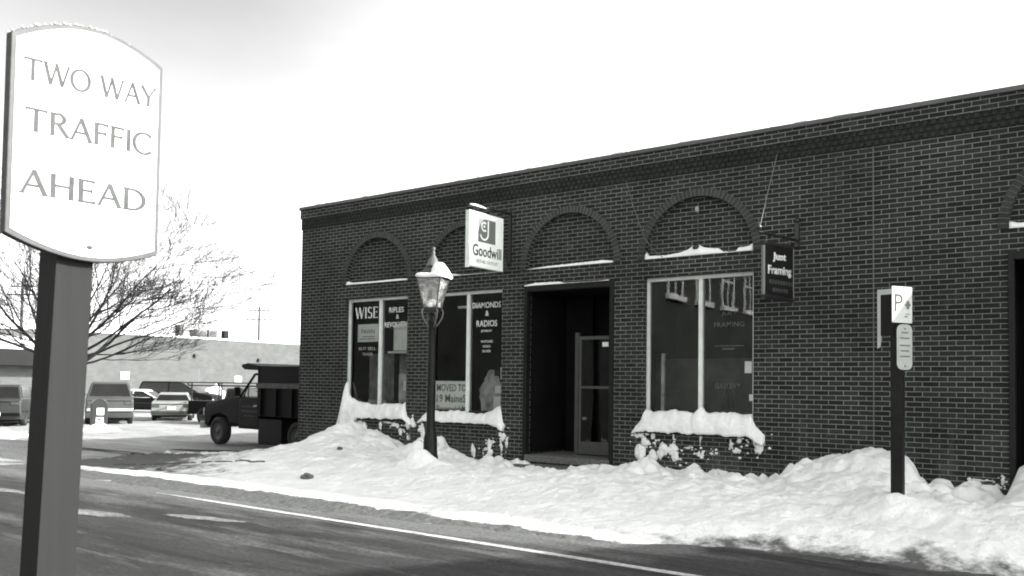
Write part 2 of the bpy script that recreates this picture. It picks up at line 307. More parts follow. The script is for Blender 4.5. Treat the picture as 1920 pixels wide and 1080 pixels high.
class MB:
    def __init__(s): s.v = []; s.f = []; s.uv = []
    def add(s, vs, fs, uvs=None):
        k = len(s.v); s.v += [Vector(v) for v in vs]; s.f += [tuple(i+k for i in f) for f in fs]
        s.uv += (uvs if uvs else [(v[0]+v[1], v[2]) for v in vs])
    def box(s, x0, x1, y0, y1, z0, z1):
        vs = [(x, y, z) for x in (x0, x1) for y in (y0, y1) for z in (z0, z1)]
        # separate faces with their own uvs in metres
        F = [((0, 1, 3, 2), 'x'), ((4, 6, 7, 5), 'x'), ((0, 4, 5, 1), 'y'), ((2, 3, 7, 6), 'y'), ((0, 2, 6, 4), 'z'), ((1, 5, 7, 3), 'z')]
        for f, ax in F:
            q = [vs[i] for i in f]
            uv = [((p[1], p[2]) if ax == 'x' else (p[0], p[2]) if ax == 'y' else (p[0], p[1])) for p in q]
            s.add(q, [(0, 1, 2, 3)], uv)
        return s
    def tbox(s, mtx, sx, sy, sz):
        vs = [mtx @ Vector((x*sx/2, y*sy/2, z*sz/2)) for x in (-1, 1) for y in (-1, 1) for z in (-1, 1)]
        s.add(vs, [(0, 1, 3, 2), (4, 6, 7, 5), (0, 4, 5, 1), (2, 3, 7, 6), (0, 2, 6, 4), (1, 5, 7, 3)]); return s
    def tube(s, pts, radii, n=8, caps=True):
        pts = [Vector(p) for p in pts]
        if not hasattr(radii, '__len__'): radii = [radii]*len(pts)
        k = len(s.v); prev = None
        for i, p in enumerate(pts):
            d = (pts[min(i+1, len(pts)-1)]-pts[max(i-1, 0)])
            if d.length < 1e-9: d = Vector((0, 0, 1))
            d.normalize()
            a = (prev - d*prev.dot(d)) if prev is not None else d.orthogonal()
            if a.length < 1e-6: a = d.orthogonal()
            a.normalize(); prev = a; b = d.cross(a)
            for j in range(n):
                t = 2*math.pi*j/n; q = p+(a*math.cos(t)+b*math.sin(t))*radii[i]
                s.v.append(q); s.uv.append((j/n, i))
        for i in range(len(pts)-1):
            for j in range(n):
                s.f.append((k+i*n+j, k+i*n+(j+1) % n, k+(i+1)*n+(j+1) % n, k+(i+1)*n+j))
        if caps:
            s.f.append(tuple(k+j for j in reversed(range(n)))); s.f.append(tuple(k+(len(pts)-1)*n+j for j in range(n)))
        return s
    def lathe(s, prof, n=24, c=(0, 0, 0), rot=0.0):
        k = len(s.v)
        for r, z in prof:
            for j in range(n):
                t = 2*math.pi*j/n+rot
                s.v.append(Vector((c[0]+r*math.cos(t), c[1]+r*math.sin(t), c[2]+z))); s.uv.append((j/n, z))
        for i in range(len(prof)-1):
            for j in range(n):
                s.f.append((k+i*n+j, k+i*n+(j+1) % n, k+(i+1)*n+(j+1) % n, k+(i+1)*n+j))
        s.f.append(tuple(k+j for j in reversed(range(n)))); s.f.append(tuple(k+(len(prof)-1)*n+j for j in range(n)))
        return s
    def prism(s, pts, origin, ax, ay, depth):
        """polygon pts (a,b) placed at origin+a*ax+b*ay, thickened by vector depth"""
        o = Vector(origin); ax = Vector(ax); ay = Vector(ay); d = Vector(depth); n = len(pts)
        vs = [o+ax*a+ay*b for a, b in pts]+[o+ax*a+ay*b+d for a, b in pts]
        s.add(vs, [tuple(range(n)), tuple(range(2*n-1, n-1, -1))]+[(i, i+n, (i+1) % n+n, (i+1) % n) for i in range(n)]); return s
    def build(s, name, material, parent=None, smooth=False, bevel=0.0, seg=2):
        o = mesh(name, s.v, s.f, material, parent, s.uv, smooth)
        bm = bmesh.new(); bm.from_mesh(o.data)
        if smooth or bevel: bmesh.ops.remove_doubles(bm, verts=bm.verts, dist=1e-5)
        bmesh.ops.recalc_face_normals(bm, faces=bm.faces)
        if bevel: bmesh.ops.bevel(bm, geom=list(bm.edges), offset=bevel, segments=seg, affect='EDGES', profile=0.6, clamp_overlap=True)
        bm.to_mesh(o.data); bm.free()
        if smooth:
            for p in o.data.polygons: p.use_smooth = True
        return o
def fbm(x, y, z=0.0, o=4):
    return noise.fractal(Vector((x, y, z)), 0.9, 2.0, o)
def lerp_tab(tab, x):
    if x <= tab[0][0]: return tab[0][1]
    for (a, b), (c, d) in zip(tab, tab[1:]):
        if x <= c: return b+(d-b)*(x-a)/(c-a)
    return tab[-1][1]
def sst(a, b, x):
    t = max(0, min(1, (x-a)/(b-a))); return t*t*(3-2*t)

# ---- lettering
def text_on(s, name, p0, ax, ay, depth, material, parent, bold=0.0, thick=0.004):
    """built-in font text squeezed into the box p0, p0+ax, p0+ay (vectors), raised by depth*thick"""
    cu = bpy.data.curves.new('lettering', 'FONT'); cu.body = s; cu.offset = bold; cu.resolution_u = 3; cu.extrude = 0.0
    cu.align_x = 'CENTER'
    t = bpy.data.objects.new('lettering', cu); C.objects.link(t)
    bpy.context.view_layer.update()
    me = bpy.data.meshes.new_from_object(t.evaluated_get(bpy.context.evaluated_depsgraph_get()))
    bpy.data.objects.remove(t); bpy.data.curves.remove(cu)
    xs = [v.co.x for v in me.vertices]; ys = [v.co.y for v in me.vertices]
    x0, x1, y0, y1 = min(xs), max(xs), min(ys), max(ys)
    p0 = Vector(p0); ax = Vector(ax); ay = Vector(ay); dp = Vector(depth)*thick
    bm = bmesh.new(); bm.from_mesh(me)
    for v in bm.verts:
        v.co = p0+ax*((v.co.x-x0)/(x1-x0))+ay*((v.co.y-y0)/(y1-y0))
    r = bmesh.ops.extrude_face_region(bm, geom=list(bm.faces))
    for g in r['geom']:
        if isinstance(g, bmesh.types.BMVert): g.co += dp
    bmesh.ops.recalc_face_normals(bm, faces=bm.faces)
    bm.to_mesh(me); bm.free(); me.name = name; me.materials.clear()
    return new_obj(name, me, material, parent)
def glyph(ch, T, t):
    """serif capitals as stroke quads: returns (polygons, advance); height 1"""
    P = []
    def st(x0, y0, x1, y1, w):
        d = Vector((x1-x0, y1-y0)).normalized(); nn = Vector((-d.y, d.x))*w/2
        P.append([(x0+nn.x, y0+nn.y), (x0-nn.x, y0-nn.y), (x1-nn.x, y1-nn.y), (x1+nn.x, y1+nn.y)])
    def sf(x, y, w=0.22, dy=0):
        h = t*0.8
        y0, y1 = (y, y+h) if y < 0.5 else (y-h, y)
        P.append([(x-w/2, y0), (x+w/2, y0), (x+w/2*0.6, y1), (x-w/2*0.6, y1)] if y < 0.5 else [(x-w/2*0.6, y0), (x+w/2*0.6, y0), (x+w/2, y1), (x-w/2, y1)])
    def arc(cx, cy, rx, ry, a0, a1, n=14):
        for i in range(n):
            q = []
            for a in (a0+(a1-a0)*i/n, a0+(a1-a0)*(i+1)/n):
                ww = t+(T-t)*abs(math.cos(R(a)))**1.4
                q.append((a, ww))
            (a, wa), (b, wb) = q
            c = lambda an, w_: (cx+(rx+w_/2)*math.cos(R(an)), cy+(ry+w_/2)*math.sin(R(an)))
            P.append([c(a, -wa), c(a, wa), c(b, wb), c(b, -wb)])
    adv = 0.8
    if ch == 'T': st(0, 1-t/2, .8, 1-t/2, t); st(.4, 0, .4, 1, T); sf(.4, 0); st(t/3, 1, t/3, .86, t*.7); st(.8-t/3, 1, .8-t/3, .86, t*.7)
    elif ch == 'W': st(0.05, 1, .32, 0, T); st(.32, 0, .58, 1, t); st(.55, 1, .84, 0, T); st(.84, 0, 1.12, 1, t); sf(.05, 1); sf(.57, 1, .16); sf(1.12, 1, .18); adv = 1.15
    elif ch == 'O': arc(.46, .5, .42, .48, 0, 360, 28); adv = .92
    elif ch == 'A': st(.04, 0, .40, 1, t); st(.38, 1, .76, 0, T); st(.18, .36, .62, .36, t); sf(.04, 0, .2); sf(.76, 0, .24); adv = .8
    elif ch == 'Y': st(.0, 1, .38, .45, T); st(.38, .45, .74, 1, t); st(.38, 0, .38, .47, T); sf(.02, 1, .2); sf(.74, 1, .18); sf(.38, 0); adv = .74
    elif ch == 'R': st(.12, 0, .12, 1, T); sf(.12, 0); sf(.08, 1, .16); arc(.3, .76, .24, .22, -90, 90, 10); st(.12, 1-t/2, .3, 1-t/2, t); st(.12, .54, .3, .54, t); st(.32, .54, .70, 0, T); sf(.72, 0, .18); adv = .72
    elif ch == 'F': st(.12, 0, .12, 1, T); sf(.12, 0); sf(.08, 1, .16); st(.12, 1-t/2, .55, 1-t/2, t); st(.12, .54, .48, .54, t); st(.55, 1, .55, .86, t*.7); st(.48, .62, .48, .46, t*.7); adv = .58
    elif ch == 'I': st(.12, 0, .12, 1, T); sf(.12, 0); sf(.12, 1); adv = .24
    elif ch == 'C': arc(.46, .5, .42, .48, 42, 318, 24); adv = .82
    elif ch == 'H': st(.12, 0, .12, 1, T); st(.70, 0, .70, 1, T); st(.12, .52, .70, .52, t); [sf(x, y) for x in (.12, .70) for y in (0, 1)]; adv = .82
    elif ch == 'E': st(.12, 0, .12, 1, T); sf(.08, 0, .16); sf(.08, 1, .16); st(.12, 1-t/2, .55, 1-t/2, t); st(.12, .53, .48, .53, t); st(.12, t/2, .58, t/2, t); st(.55, 1, .55, .86, t*.7); st(.58, 0, .58, .14, t*.7); st(.48, .61, .48, .45, t*.7); adv = .62
    elif ch == 'D': st(.12, 0, .12, 1, T); sf(.06, 0, .14); sf(.06, 1, .14); arc(.3, .5, .46, .5-t/2, -90, 90, 18); st(.1, 1-t/2, .31, 1-t/2, t); st(.1, t/2, .31, t/2, t); adv = .82
    elif ch == 'S': arc(.3, .74, .22, .24, 30, 270, 14); arc(.3, .26, .24, .24, -150, 90, 14); adv = .6
    elif ch == ' ': adv = .35
    return P, adv
def serif_on(s, name, p0, ax, ay, depth, material, parent, T=.07, t=.035, gap=.13, thick=.003):
    polys = []; x = 0
    for ch in s:
        P, adv = glyph(ch, T, t)
        polys += [[(a+x, b) for a, b in q] for q in P]; x += adv+gap
    W = x-gap; p0 = Vector(p0); ax = Vector(ax); ay = Vector(ay); dp = Vector(depth)
    b = MB()
    for k, q in enumerate(polys):
        b.prism([(p[0]/W, p[1]) for p in q], p0, ax, ay, dp*(thick*(1+0.02*(k % 17))))
    return b.build(name, material, parent)

# ================================================================== GROUND
def grid(xs, ys, zf, name, material, uvscale=1.0, smooth=True, attr=None):
    vs = [(x, y, zf(x, y)) for y in ys for x in xs]; nx = len(xs)
    fs = [(j*nx+i, j*nx+i+1, (j+1)*nx+i+1, (j+1)*nx+i) for j in range(len(ys)-1) for i in range(nx-1)]
    o = mesh(name, vs, fs, material, None, None, smooth)
    if attr:
        a = o.data.attributes.new('dirt', 'FLOAT', 'POINT')
        a.data.foreach_set('value', [attr(v[0], v[1]) for v in vs])
    return o
def frange(a, b, d):
    n = max(1, int(round((b-a)/d))); return [a+(b-a)*i/n for i in range(n+1)]
def ground_z(x, y):
    if abs(x) > 80 or abs(y) > 80: return -0.2
    lot = sst(1.0, -4.0, x)*sst(-2.8, 1.5, y)      # the parking lot lies a little lower
    z = -0.18*lot
    if y > -5.0:
        z += 0.02*fbm(x*0.7, y*1.6)*(1 if x < 2 else 0.2)*sst(-5.2, -4.4, y)
        z += 0.014*abs(math.sin(y*2.1+0.5*fbm(x*.3, y*.3)))*lot
    if x > 1.0 and y > -2.8: z = min(z, 0.0)
    return z
xs = [-900, -300, -120]+frange(-80, -30, 2)+frange(-29.6, 8, .2)[1:]+frange(9, 50, 1.5)+[120, 400, 900]
ys = [-900, -200, -60, -25]+frange(-15, -5.4, 1.2)+frange(-5.2, 14, .14)+frange(15, 80, 3)+[200, 900]
g = grid(xs, ys, ground_z, 'ground', M['packed']); tag(g, kind='structure')

# road: a strip of asphalt lying 6 mm over the ground, its far edge ragged under the snow
def road_edge(x): return lerp_tab([(-60, -5.7), (-6, -5.35), (1, -5.15), (4, -5.1), (8, -4.95), (10.4, -4.6), (11.6, -3.95), (14, -3.75), (40, -3.7)], x)
rv, rf = [], []
rx = frange(-120, -20, 5)+frange(-19.5, 30, .25)+frange(35, 120, 5)
for i, x in enumerate(rx):
    e = road_edge(x)+0.10*fbm(x*1.3, 0.0)+0.05*fbm(x*5, 2.0)
    rv += [(x, -13.4, .006), (x, -9, .006), (x, e-1.3, .006), (x, e-.7, .006), (x, e-.3, .006), (x, e+0.06, .006)]
for i in range(len(rx)-1):
    for j in range(5): rf.append((i*6+j, (i+1)*6+j, (i+1)*6+j+1, i*6+j+1))
o = mesh('road', rv, rf, M['asphalt'])
at_ = o.data.attributes.new('dirt', 'FLOAT', 'POINT'); at_.data.foreach_set('value', [(0, 0, .03, .12, .24, .38)[k % 6]*(1 if rv[k][0] < 11.5 else .35) for k in range(len(rv))]); tag(o, kind='structure')
# white edge line
lv, lf = [], []
lx = frange(3.4, 22, .3)
for i, x in enumerate(lx):
    y = -5.40-0.012*(x-4); wd = 0.045*sst(3.2, 5.0, x)+0.008
    lv += [(x, y-wd+.01*fbm(x*3, 1), .011), (x, y+wd+.01*fbm(x*3, 5), .011)]
for i in range(len(lx)-1): lf.append((2*i, 2*i+2, 2*i+3, 2*i+1))
o = mesh('lane_line', lv, lf, M['line']); tag(o, kind='structure')
# thin sheets of drifted snow left on the asphalt
def blob_sheet(name, cx, cy, L, Wd, ang, z, material, seed, n=60, th=0.012):
    vs = [(cx, cy, z+th)]; fs = []
    for ring, k in ((0.75, th), (1.0, 0.0)):
        for i in range(n):
            t = 2*math.pi*i/n; r = ring*(1+0.35*fbm(math.cos(t)*2+seed, math.sin(t)*2)+.15*fbm(math.cos(t)*7+seed, math.sin(t)*7))
            x, y = L*r*math.cos(t), Wd*r*math.sin(t)
            vs.append((cx+x*math.cos(ang)-y*math.sin(ang), cy+x*math.sin(ang)+y*math.cos(ang), z+k))
    for i in range(n):
        j = (i+1) % n; fs += [(0, 1+i, 1+j), (1+i, 1+n+i, 1+n+j, 1+j)]
    return mesh(name, vs, fs, material, None, None, True)

# ---- snow bank along the shop fronts
SIL = [(-0.2,.03),(0.31,0.12),(0.6,0.27),(1.01,0.47),(1.34,0.51),(1.57,0.50),(1.73,0.85),(1.96,0.95),(2.28,0.77),(2.58,0.69),(3.18,0.54),(3.46,0.42),(3.67,0.36),(3.88,0.37),(4.01,0.62),(4.21,0.66),(4.41,0.5),(4.68,0.42),(5.06,0.31),(5.55,0.3),(5.73,0.35),(6.02,0.44),(6.31,0.35),(6.48,0.31),(6.59,0.37),(6.81,0.34),(7.13,0.35),(7.55,0.39),(7.75,0.44),(8.05,0.41),(8.34,0.39),(8.53,0.46),(8.77,0.5),(9.09,0.39),(9.35,0.39),(9.7,0.4),(9.95,0.37),(10.28,0.41),(10.6,0.38),(10.75,0.37),(10.98,0.5),(11.17,0.65),(11.35,0.75),(11.56,0.8),(11.78,0.86),(12.05,0.87),(12.25,0.87),(12.42,0.84),(12.51,0.73),(12.56,0.61),(12.67,0.49),(12.83,0.47),(12.98,0.45),(13.13,0.5),(13.25,0.48),(13.4,0.43),(13.58,0.40),(13.64,0.55),(13.75,0.78),(14.1,0.95),(15.5,.8),(17,.5),(25,.5)]
def bank_z(x, y):
    d = -y
    h0 = lerp_tab(SIL, x)-.045
    base = lerp_tab([(0, .35), (1.2, .35), (2.0, .36), (2.7, .28), (3.3, .18), (3.8, .115), (4.1, .09), (4.4, .06), (5.2, .035)], d)
    base *= sst(-1.2, 2.2, x)*0.8+0.2*sst(-3, 0, x)
    base += 0.04*sst(11, 13, x)*sst(3.5, 2.0, d)
    fall = math.exp(-(max(0, d-0.25)/0.95)**2)
    if x < 3.5: fall = math.exp(-(max(0, d-0.2)/1.15)**2)
    if 11 < x < 12.55: fall = math.exp(-(max(0, d-0.35)/1.0)**2)
    z = base+(h0-base)*fall
    # shovelled lumps along the wall side, flattening towards the road
    a = sst(4.3, 1.6, d)
    lump = noise.cell_vector(Vector((x*5.5+fbm(x*3, y*3)*.6, y*5.5, 1)))[0]
    z += a*(0.055*fbm(x*2.2, y*2.2, 3)+0.035*abs(fbm(x*6, y*6, 8))+0.02*(lump-.5)*sst(2.0, .3, d))
    ck = noise.voronoi(Vector((x*3.6+.3*fbm(x*2, y*2), y*3.6, .5)))[0][0]
    z += 0.24*math.sqrt(max(0, .23-ck*ck))*sst(1.9, .35, d)*(1 if h0 < .68 else .25)*(.4+.6*sst(3, 5, x))-.04*sst(1.9, .35, d)
    z += 0.018*fbm(x*9, y*9, 4)*a+0.012*fbm(x*1.2, y*5.0, 2)
    # ploughed windrow beside the asphalt, and the edge
    e = -road_edge(x)+0.16*fbm(x*1.1, 0.3)+0.09*fbm(x*4, 1.7)
    z += 0.012*math.exp(-((d-4.25)/.12)**2)*(1+fbm(x*2.5, 9))*sst(11.5, 9.5, x)+0.006*fbm(x*2.5, y*9, 6)
    z = z*sst(e+0.05, e-0.7, d)-0.02*sst(e-.02, e+.06, d)+.008*sst(e+.03, e-.1, d)
    # trodden patch in front of the door and hollow round the lamp post
    z -= 0.10*math.exp(-((x-13.5)**2+(d-.9)**2)/.5)
    z += .27*math.exp(-((x-5.58)**2/.09+(d-2.18)**2/.05))
    z -= .13*math.exp(-((x-7.0)/1.05)**4)*math.exp(-(d/1.5)**2)
    z += 0.15*math.exp(-((x-12.8)**2+(d-2.35)**2)/.12)
    if x < 0.2 and d < 0.4: z = min(z, .04)
    return z-0.05*sst(-2.2, -3.4, x)
def bank_dirt(x, y):
    d = -y; e = -road_edge(x)
    k_ = sst(11.9, 10.3, x)
    return k_*(0.72*sst(4.30, 4.75, d)+.2*sst(e-.9, e+.05, d))+(1-k_)*(.14*sst(e-1.4, e-.5, d)+.27*sst(e-.6, e+.05, d))+.40*sst(4.6, .3, x)*sst(.7, 2.0, d)*sst(4.3, 4.15, d)+0.16*sst(2.2, 4.0, d)*sst(4.35, 4.2, d)-0.06+0.30*sst(1.0, -1.5, x)*(1 if d < 4.2 else .2)
bx = frange(-3.4, 6, .05)+frange(6.04, 14.4, .036)+frange(14.5, 25, .12)
by = frange(-5.6, 0.0, .045)
by[-1] = 0.0
o = grid(bx, [b-0.012 for b in by], bank_z, 'snow_bank', M['snow'], attr=bank_dirt); tag(o, kind='structure')
# dark kerb stones showing in a broken line through the snow at the lot entrance
kb = MB(); rk_ = random.Random(4)
for i in range(46):
    t = i/45
    if rk_.random() < .22: continue
    x, y = -0.75+3.35*t, -3.72+.78*t+.01*math.sin(i); z = bank_z(x, y)
    kb.tbox(Matrix.Translation((x, y, z+.004)) @ Matrix.Rotation(.23, 4, 'Z'), .085, .03+.02*rk_.random(), .03)
o = kb.build('kerb', M['granite']); tag(o, 'broken dark line of kerb stones showing through the snow at the lot entrance', 'kerb')

# ================================================================== MAIN BUILDING
bld = thing('brick_shop_building', 'long low dark brick building with blind arches above its shop windows', 'building')
ROOF = 5.47; XR = 24.6; DEP = 16.0
openings = [(1.42, 3.22, 'win'), (3.77, 5.57, 'win'), (6.08, 7.90, 'door'), (8.45, 10.28, 'win'), (13.60, 15.42, 'door')]
WZ0, HEAD, LEDGE, FRZ = 0.98, 3.41, 3.712, 5.02
b = MB()
def q(x0, x1, z0, z1, y=0.0): b.add([(x0, y, z0), (x1, y, z0), (x1, y, z1), (x0, y, z1)], [(0, 1, 2, 3)], [(x0, z0), (x1, z0), (x1, z1), (x0, z1)])
xprev = 0.0
RD, AD = 0.14, 0.10      # reveal depths
for (x0, x1, kind) in openings+[(XR, XR, None)]:
    q(xprev, x0, -.4, FRZ)
    if kind is None: break
    z0 = WZ0 if kind == 'win' else 0.30
    q(x0, x1, -.4, z0); q(x0, x1, HEAD, LEDGE)
    cx = (x0+x1)/2; r = (x1-x0)/2; N = 28
    arcp = [(cx-r*math.cos(math.pi*i/N), LEDGE+(0.93/r if 1 else 1)*r*math.sin(math.pi*i/N)) for i in range(N+1)]
    for (xa, za), (xb, zb) in zip(arcp, arcp[1:]):
        b.add([(xa, 0, za), (xb, 0, zb), (xb, 0, FRZ), (xa, 0, FRZ)], [(0, 1, 2, 3)], [(xa, za), (xb, zb), (xb, FRZ), (xa, FRZ)])
        b.add([(xa, 0, za), (xa, AD, za), (xb, AD, zb), (xb, 0, zb)], [(0, 1, 2, 3)], [(0, za), (.1, za), (.1, zb), (0, zb)])
        b.add([(xa, AD, LEDGE), (xb, AD, LEDGE), (xb, AD, zb), (xa, AD, za)], [(0, 1, 2, 3)], [(xa, LEDGE+.034), (xb, LEDGE+.034), (xb, zb+.034), (xa, za+.034)])
    b.add([(x0, 0, LEDGE), (x1, 0, LEDGE), (x1, AD, LEDGE), (x0, AD, LEDGE)], [(0, 1, 2, 3)], [(x0, 0), (x1, 0), (x1, .1), (x0, .1)])
    dd = RD+.06 if kind == 'win' else 1.45
    for xx in (x0, x1):
        b.add([(xx, 0, z0), (xx, dd, z0), (xx, dd, HEAD), (xx, 0, HEAD)], [(0, 1, 2, 3)], [(0, z0), (dd, z0), (dd, HEAD), (0, HEAD)])
    b.add([(x0, 0, HEAD), (x1, 0, HEAD), (x1, dd, HEAD), (x0, dd, HEAD)], [(0, 1, 2, 3)], [(x0, 0), (x1, 0), (x1, dd), (x0, dd)])
    xprev = x1
b.add([(0, 0, -.4), (0, DEP, -.4), (0, DEP, ROOF), (0, 0, ROOF)], [(0, 1, 2, 3)], [(0, -.4), (-DEP, -.4), (-DEP, ROOF), (0, ROOF)])
b.add([(XR, 0, -.4), (XR, DEP, -.4), (XR, DEP, ROOF), (XR, 0, ROOF)], [(0, 1, 2, 3)])
b.add([(0, DEP, -.4), (XR, DEP, -.4), (XR, DEP, ROOF), (0, DEP, ROOF)], [(0, 1, 2, 3)])
b.build('wall', M['brick'], bld)
# frieze: projecting courses with a dark toothed band below
b = MB(); b.box(-.035, XR, -.035, .0, 5.26, 5.46); b.box(-.035, -.001, .0, DEP, 5.26, 5.46); b.build('frieze', M['brick'], bld)
b = MB(); b.box(-.02, XR, -.012, 0, FRZ, 5.26); b.box(-.02, -.001, 0, DEP, FRZ, 5.26)
k = 0
for row in range(3):
    z = FRZ+.01+row*.083; x = 0.02+.05*(row % 2)
    while x < XR-.1:
        j = rnd.uniform(-.003, .003)
        b.box(x, x+.058, -.034-j, -.011, z, z+.06); x += .1016
b.build('toothed_band', M['brickdark'], bld)
b = MB(); b.box(-.06, XR, -.06, .22, 5.455, 5.52); b.box(-.06, .16, .22, DEP, 5.455, 5.519)
b.build('coping', M['coping'], bld, bevel=.006)
b = MB(); b.box(.0, XR, .2, DEP, 5.30, 5.34); b.build('roof', M['coping'], bld)
# expansion joint
b = MB(); b.box(11.975, 11.987, -.004, .004, .2, FRZ); b.build('mortar_joint', mat('joint', .12, .9), bld)
# arch rings
for (x0, x1, kind) in openings:
    cx = (x0+x1)/2; r = (x1-x0)/2; N = 64; b = MB(); ky = .93/r
    vs = []; uv = []
    for i in range(N+1):
        t = math.pi*i/N
        for rr, yy in ((r, .0), (r, -.018), (r+.115, -.018), (r+.115, .0)):
            vs.append((cx-rr*math.cos(t), yy, LEDGE+(rr*ky if rr == r else rr*ky)*math.sin(t))); uv.append((t*(r+.05), (rr-r)+.1))
    fs = [(i*4+j, (i+1)*4+j, (i+1)*4+j+1, i*4+j+1) for i in range(N) for j in range(3)]
    b.add(vs, fs, uv); b.build('arch_ring', M['soldier'], bld)
# sills: sloping header bricks
for (x0, x1, kind) in openings:
    if kind != 'win': continue
    b = MB(); n = int((x1-x0+.06)/.071)
    for i in range(n):
        xx = x0-.03+i*.0715; j = rnd.uniform(-.004, .004)
        b.prism([(0.16, 1.16), (-.05+j, .985), (-.05+j, .90), (.16, .93)], (xx, 0, 0), (0, 1, 0), (0, 0, 1), (.061, 0, 0))
    b.build('window_sill', M['brickdark'], bld)
# windows
GY = RD
def window(x0, x1, zb, mull):
    fr = MB(); y0, y1 = GY-.03, GY+.04
    fr.box(x0, x0+.05, y0, y1, zb, HEAD); fr.box(x1-.05, x1, y0, y1, zb, HEAD)
    fr.box(x0+.05, x1-.05, y0, y1, HEAD-.055, HEAD); fr.box(x0+.05, x1-.05, y0, y1, zb, zb+.05)
    fr.box(mull-.032, mull+.032, y0-.012, y1+.03, zb+.05, HEAD-.055)
    w_ = fr.build('window', M['frame'], bld, bevel=.004, seg=1)
    for a, c in ((x0+.05, mull-.032), (mull+.032, x1-.05)):
        mesh('pane', [(a, GY+.01, zb+.05), (c, GY+.01, zb+.05), (c, GY+.01, HEAD-.055), (a, GY+.01, HEAD-.055)], [(0, 1, 2, 3)], M['glass'], w_)
    return w_
win1 = window(1.42, 3.22, 1.14, 2.365)
win2 = window(3.77, 5.57, 1.04, 4.69)
win4 = window(8.45, 10.28, 1.14, 9.39)
# display boxes behind the glass (floor, back, ceiling, sides)
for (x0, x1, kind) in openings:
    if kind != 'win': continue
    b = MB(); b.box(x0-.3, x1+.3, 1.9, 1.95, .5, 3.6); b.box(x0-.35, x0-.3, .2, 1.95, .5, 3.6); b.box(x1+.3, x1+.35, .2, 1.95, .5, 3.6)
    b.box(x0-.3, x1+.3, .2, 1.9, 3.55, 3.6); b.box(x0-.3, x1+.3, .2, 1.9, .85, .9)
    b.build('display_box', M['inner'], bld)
# doorways
for (x0, x1, kind) in openings:
    if kind != 'door': continue
    b = MB()
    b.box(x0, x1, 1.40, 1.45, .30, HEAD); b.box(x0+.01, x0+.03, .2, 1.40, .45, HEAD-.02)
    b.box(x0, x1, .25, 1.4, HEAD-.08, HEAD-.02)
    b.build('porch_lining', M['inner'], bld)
    b = MB(); b.box(x0, x0+.07, -.03, .09, .33, HEAD); b.box(x1-.07, x1, -.03, .09, .33, HEAD); b.box(x0+.07, x1-.07, -.03, .09, HEAD-.10, HEAD)
    b.build('door_surround', M['darkframe'], bld, bevel=.004, seg=1)
    b = MB(); b.box(x0+.05, x1-.05, -.04, 1.4, .30, .42); b.box(x0, x1, -.36, -.041, .12, .27)
    b.build('doorstep', M['granite'], bld, bevel=.01)
# glazed door in porch: right hand side, set back
dx0, dx1, dy = 6.86, 7.84, 0.62
b = MB(); fr = .045
b.box(dx0-.08, dx0-.005, dy-.03, dy+.05, .42, 2.60); b.build('door_post', mat('dull_frame', .05, .5), bld)
b = MB(); b.box(dx0, dx0+fr, dy-.02, dy+.03, .44, 2.53); b.box(dx1-fr, dx1, dy-.02, dy+.03, .44, 2.53)
b.box(dx0+fr, dx1-fr, dy-.02, dy+.03, 2.47, 2.53); b.box(dx0+fr, dx1-fr, dy-.02, dy+.03, .44, .66); b.box(dx0+fr, dx1-fr, dy-.02, dy+.03, 1.60, 1.645)
door = b.build('door', mat('door_aluminium', .06, .45), bld)
mesh('pane', [(dx0+fr, dy, .66), (dx1-fr, dy, .66), (dx1-fr, dy, 2.47), (dx0+fr, dy, 2.47)], [(0, 1, 2, 3)], M['glass'], door)
b = MB(); b.box(7.33, 7.45, dy-.012, dy-.004, 2.34, 2.42); b.build('door_notice', M['paperwhite'], door)
b = MB(); b.box(7.60, 7.78, dy-.05, dy-.025, 1.80, 1.85); b.box(7.66, 7.78, dy-.05, dy-.025, 1.68, 1.73); b.build('door_handle', M['lettermid'], door)
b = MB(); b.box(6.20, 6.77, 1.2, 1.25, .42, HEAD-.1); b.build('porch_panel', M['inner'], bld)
b = MB(); b.box(6.42, 6.68, 1.17, 1.198, 1.02, 1.07); b.build('mail_slot', M['lettermid'], bld)
# wall fitting with conduit in the fourth arch
b = MB(); b.lathe([(.001, 0), (.03, .01), (.035, .05), (.02, .09), (.001, .1)], 12, (9.34, -.0+.06, 4.40)); fx = b.build('wall_fitting', M['lettermid'], bld, True)
b = MB(); b.tube([(9.34, .085, 3.78), (9.345, .085, 4.1), (9.34, .085, 4.40)], .007, 6); b.build('conduit', mat('conduit', .05, .7), bld)
b = MB(); b.lathe([(.001, 0), (.05, .01), (.055, .05), (.03, .09), (.001, .1)], 12, (9.34, .03, 3.80)); b.build('junction_box', M['iron'], bld, True)

# ---- window lettering and goods
Y_ = (0, -1, 0); LY = GY-.002
def lt(s, x0, x1, z0, z1, par, mt='letterwhite', bold=.01, name='lettering', y=LY):
    return text_on(s, name, (x0, y, z0), (x1-x0, 0, 0), (0, 0, z1-z0), Y_, M[mt], par, bold, .003)
serif_on('WISE', 'lettering', (1.60, LY, 3.00), (.66, 0, .0), (0, 0, .235), Y_, M['letterwhite'], win1, .17, .06, .12)
lt('RIFLES', 2.58, 2.99, 3.09, 3.20, win1, bold=.02); lt('&', 2.78, 2.86, 2.96, 3.05, win1, bold=.02); lt('REVOLVERS', 2.46, 3.13, 2.79, 2.90, win1, bold=.02)
lt('BUY SELL', 1.72, 2.22, 2.335, 2.40, win1, 'lettermid'); lt('TRADE', 1.82, 2.12, 2.22, 2.28, win1, 'lettermid')
lt('DIAMONDS', 4.765, 5.44, 3.08, 3.19, win2, bold=.015); lt('&', 5.08, 5.16, 2.93, 3.03, win2, bold=.02); lt('RADIOS', 4.87, 5.36, 2.73, 2.85, win2, bold=.02)
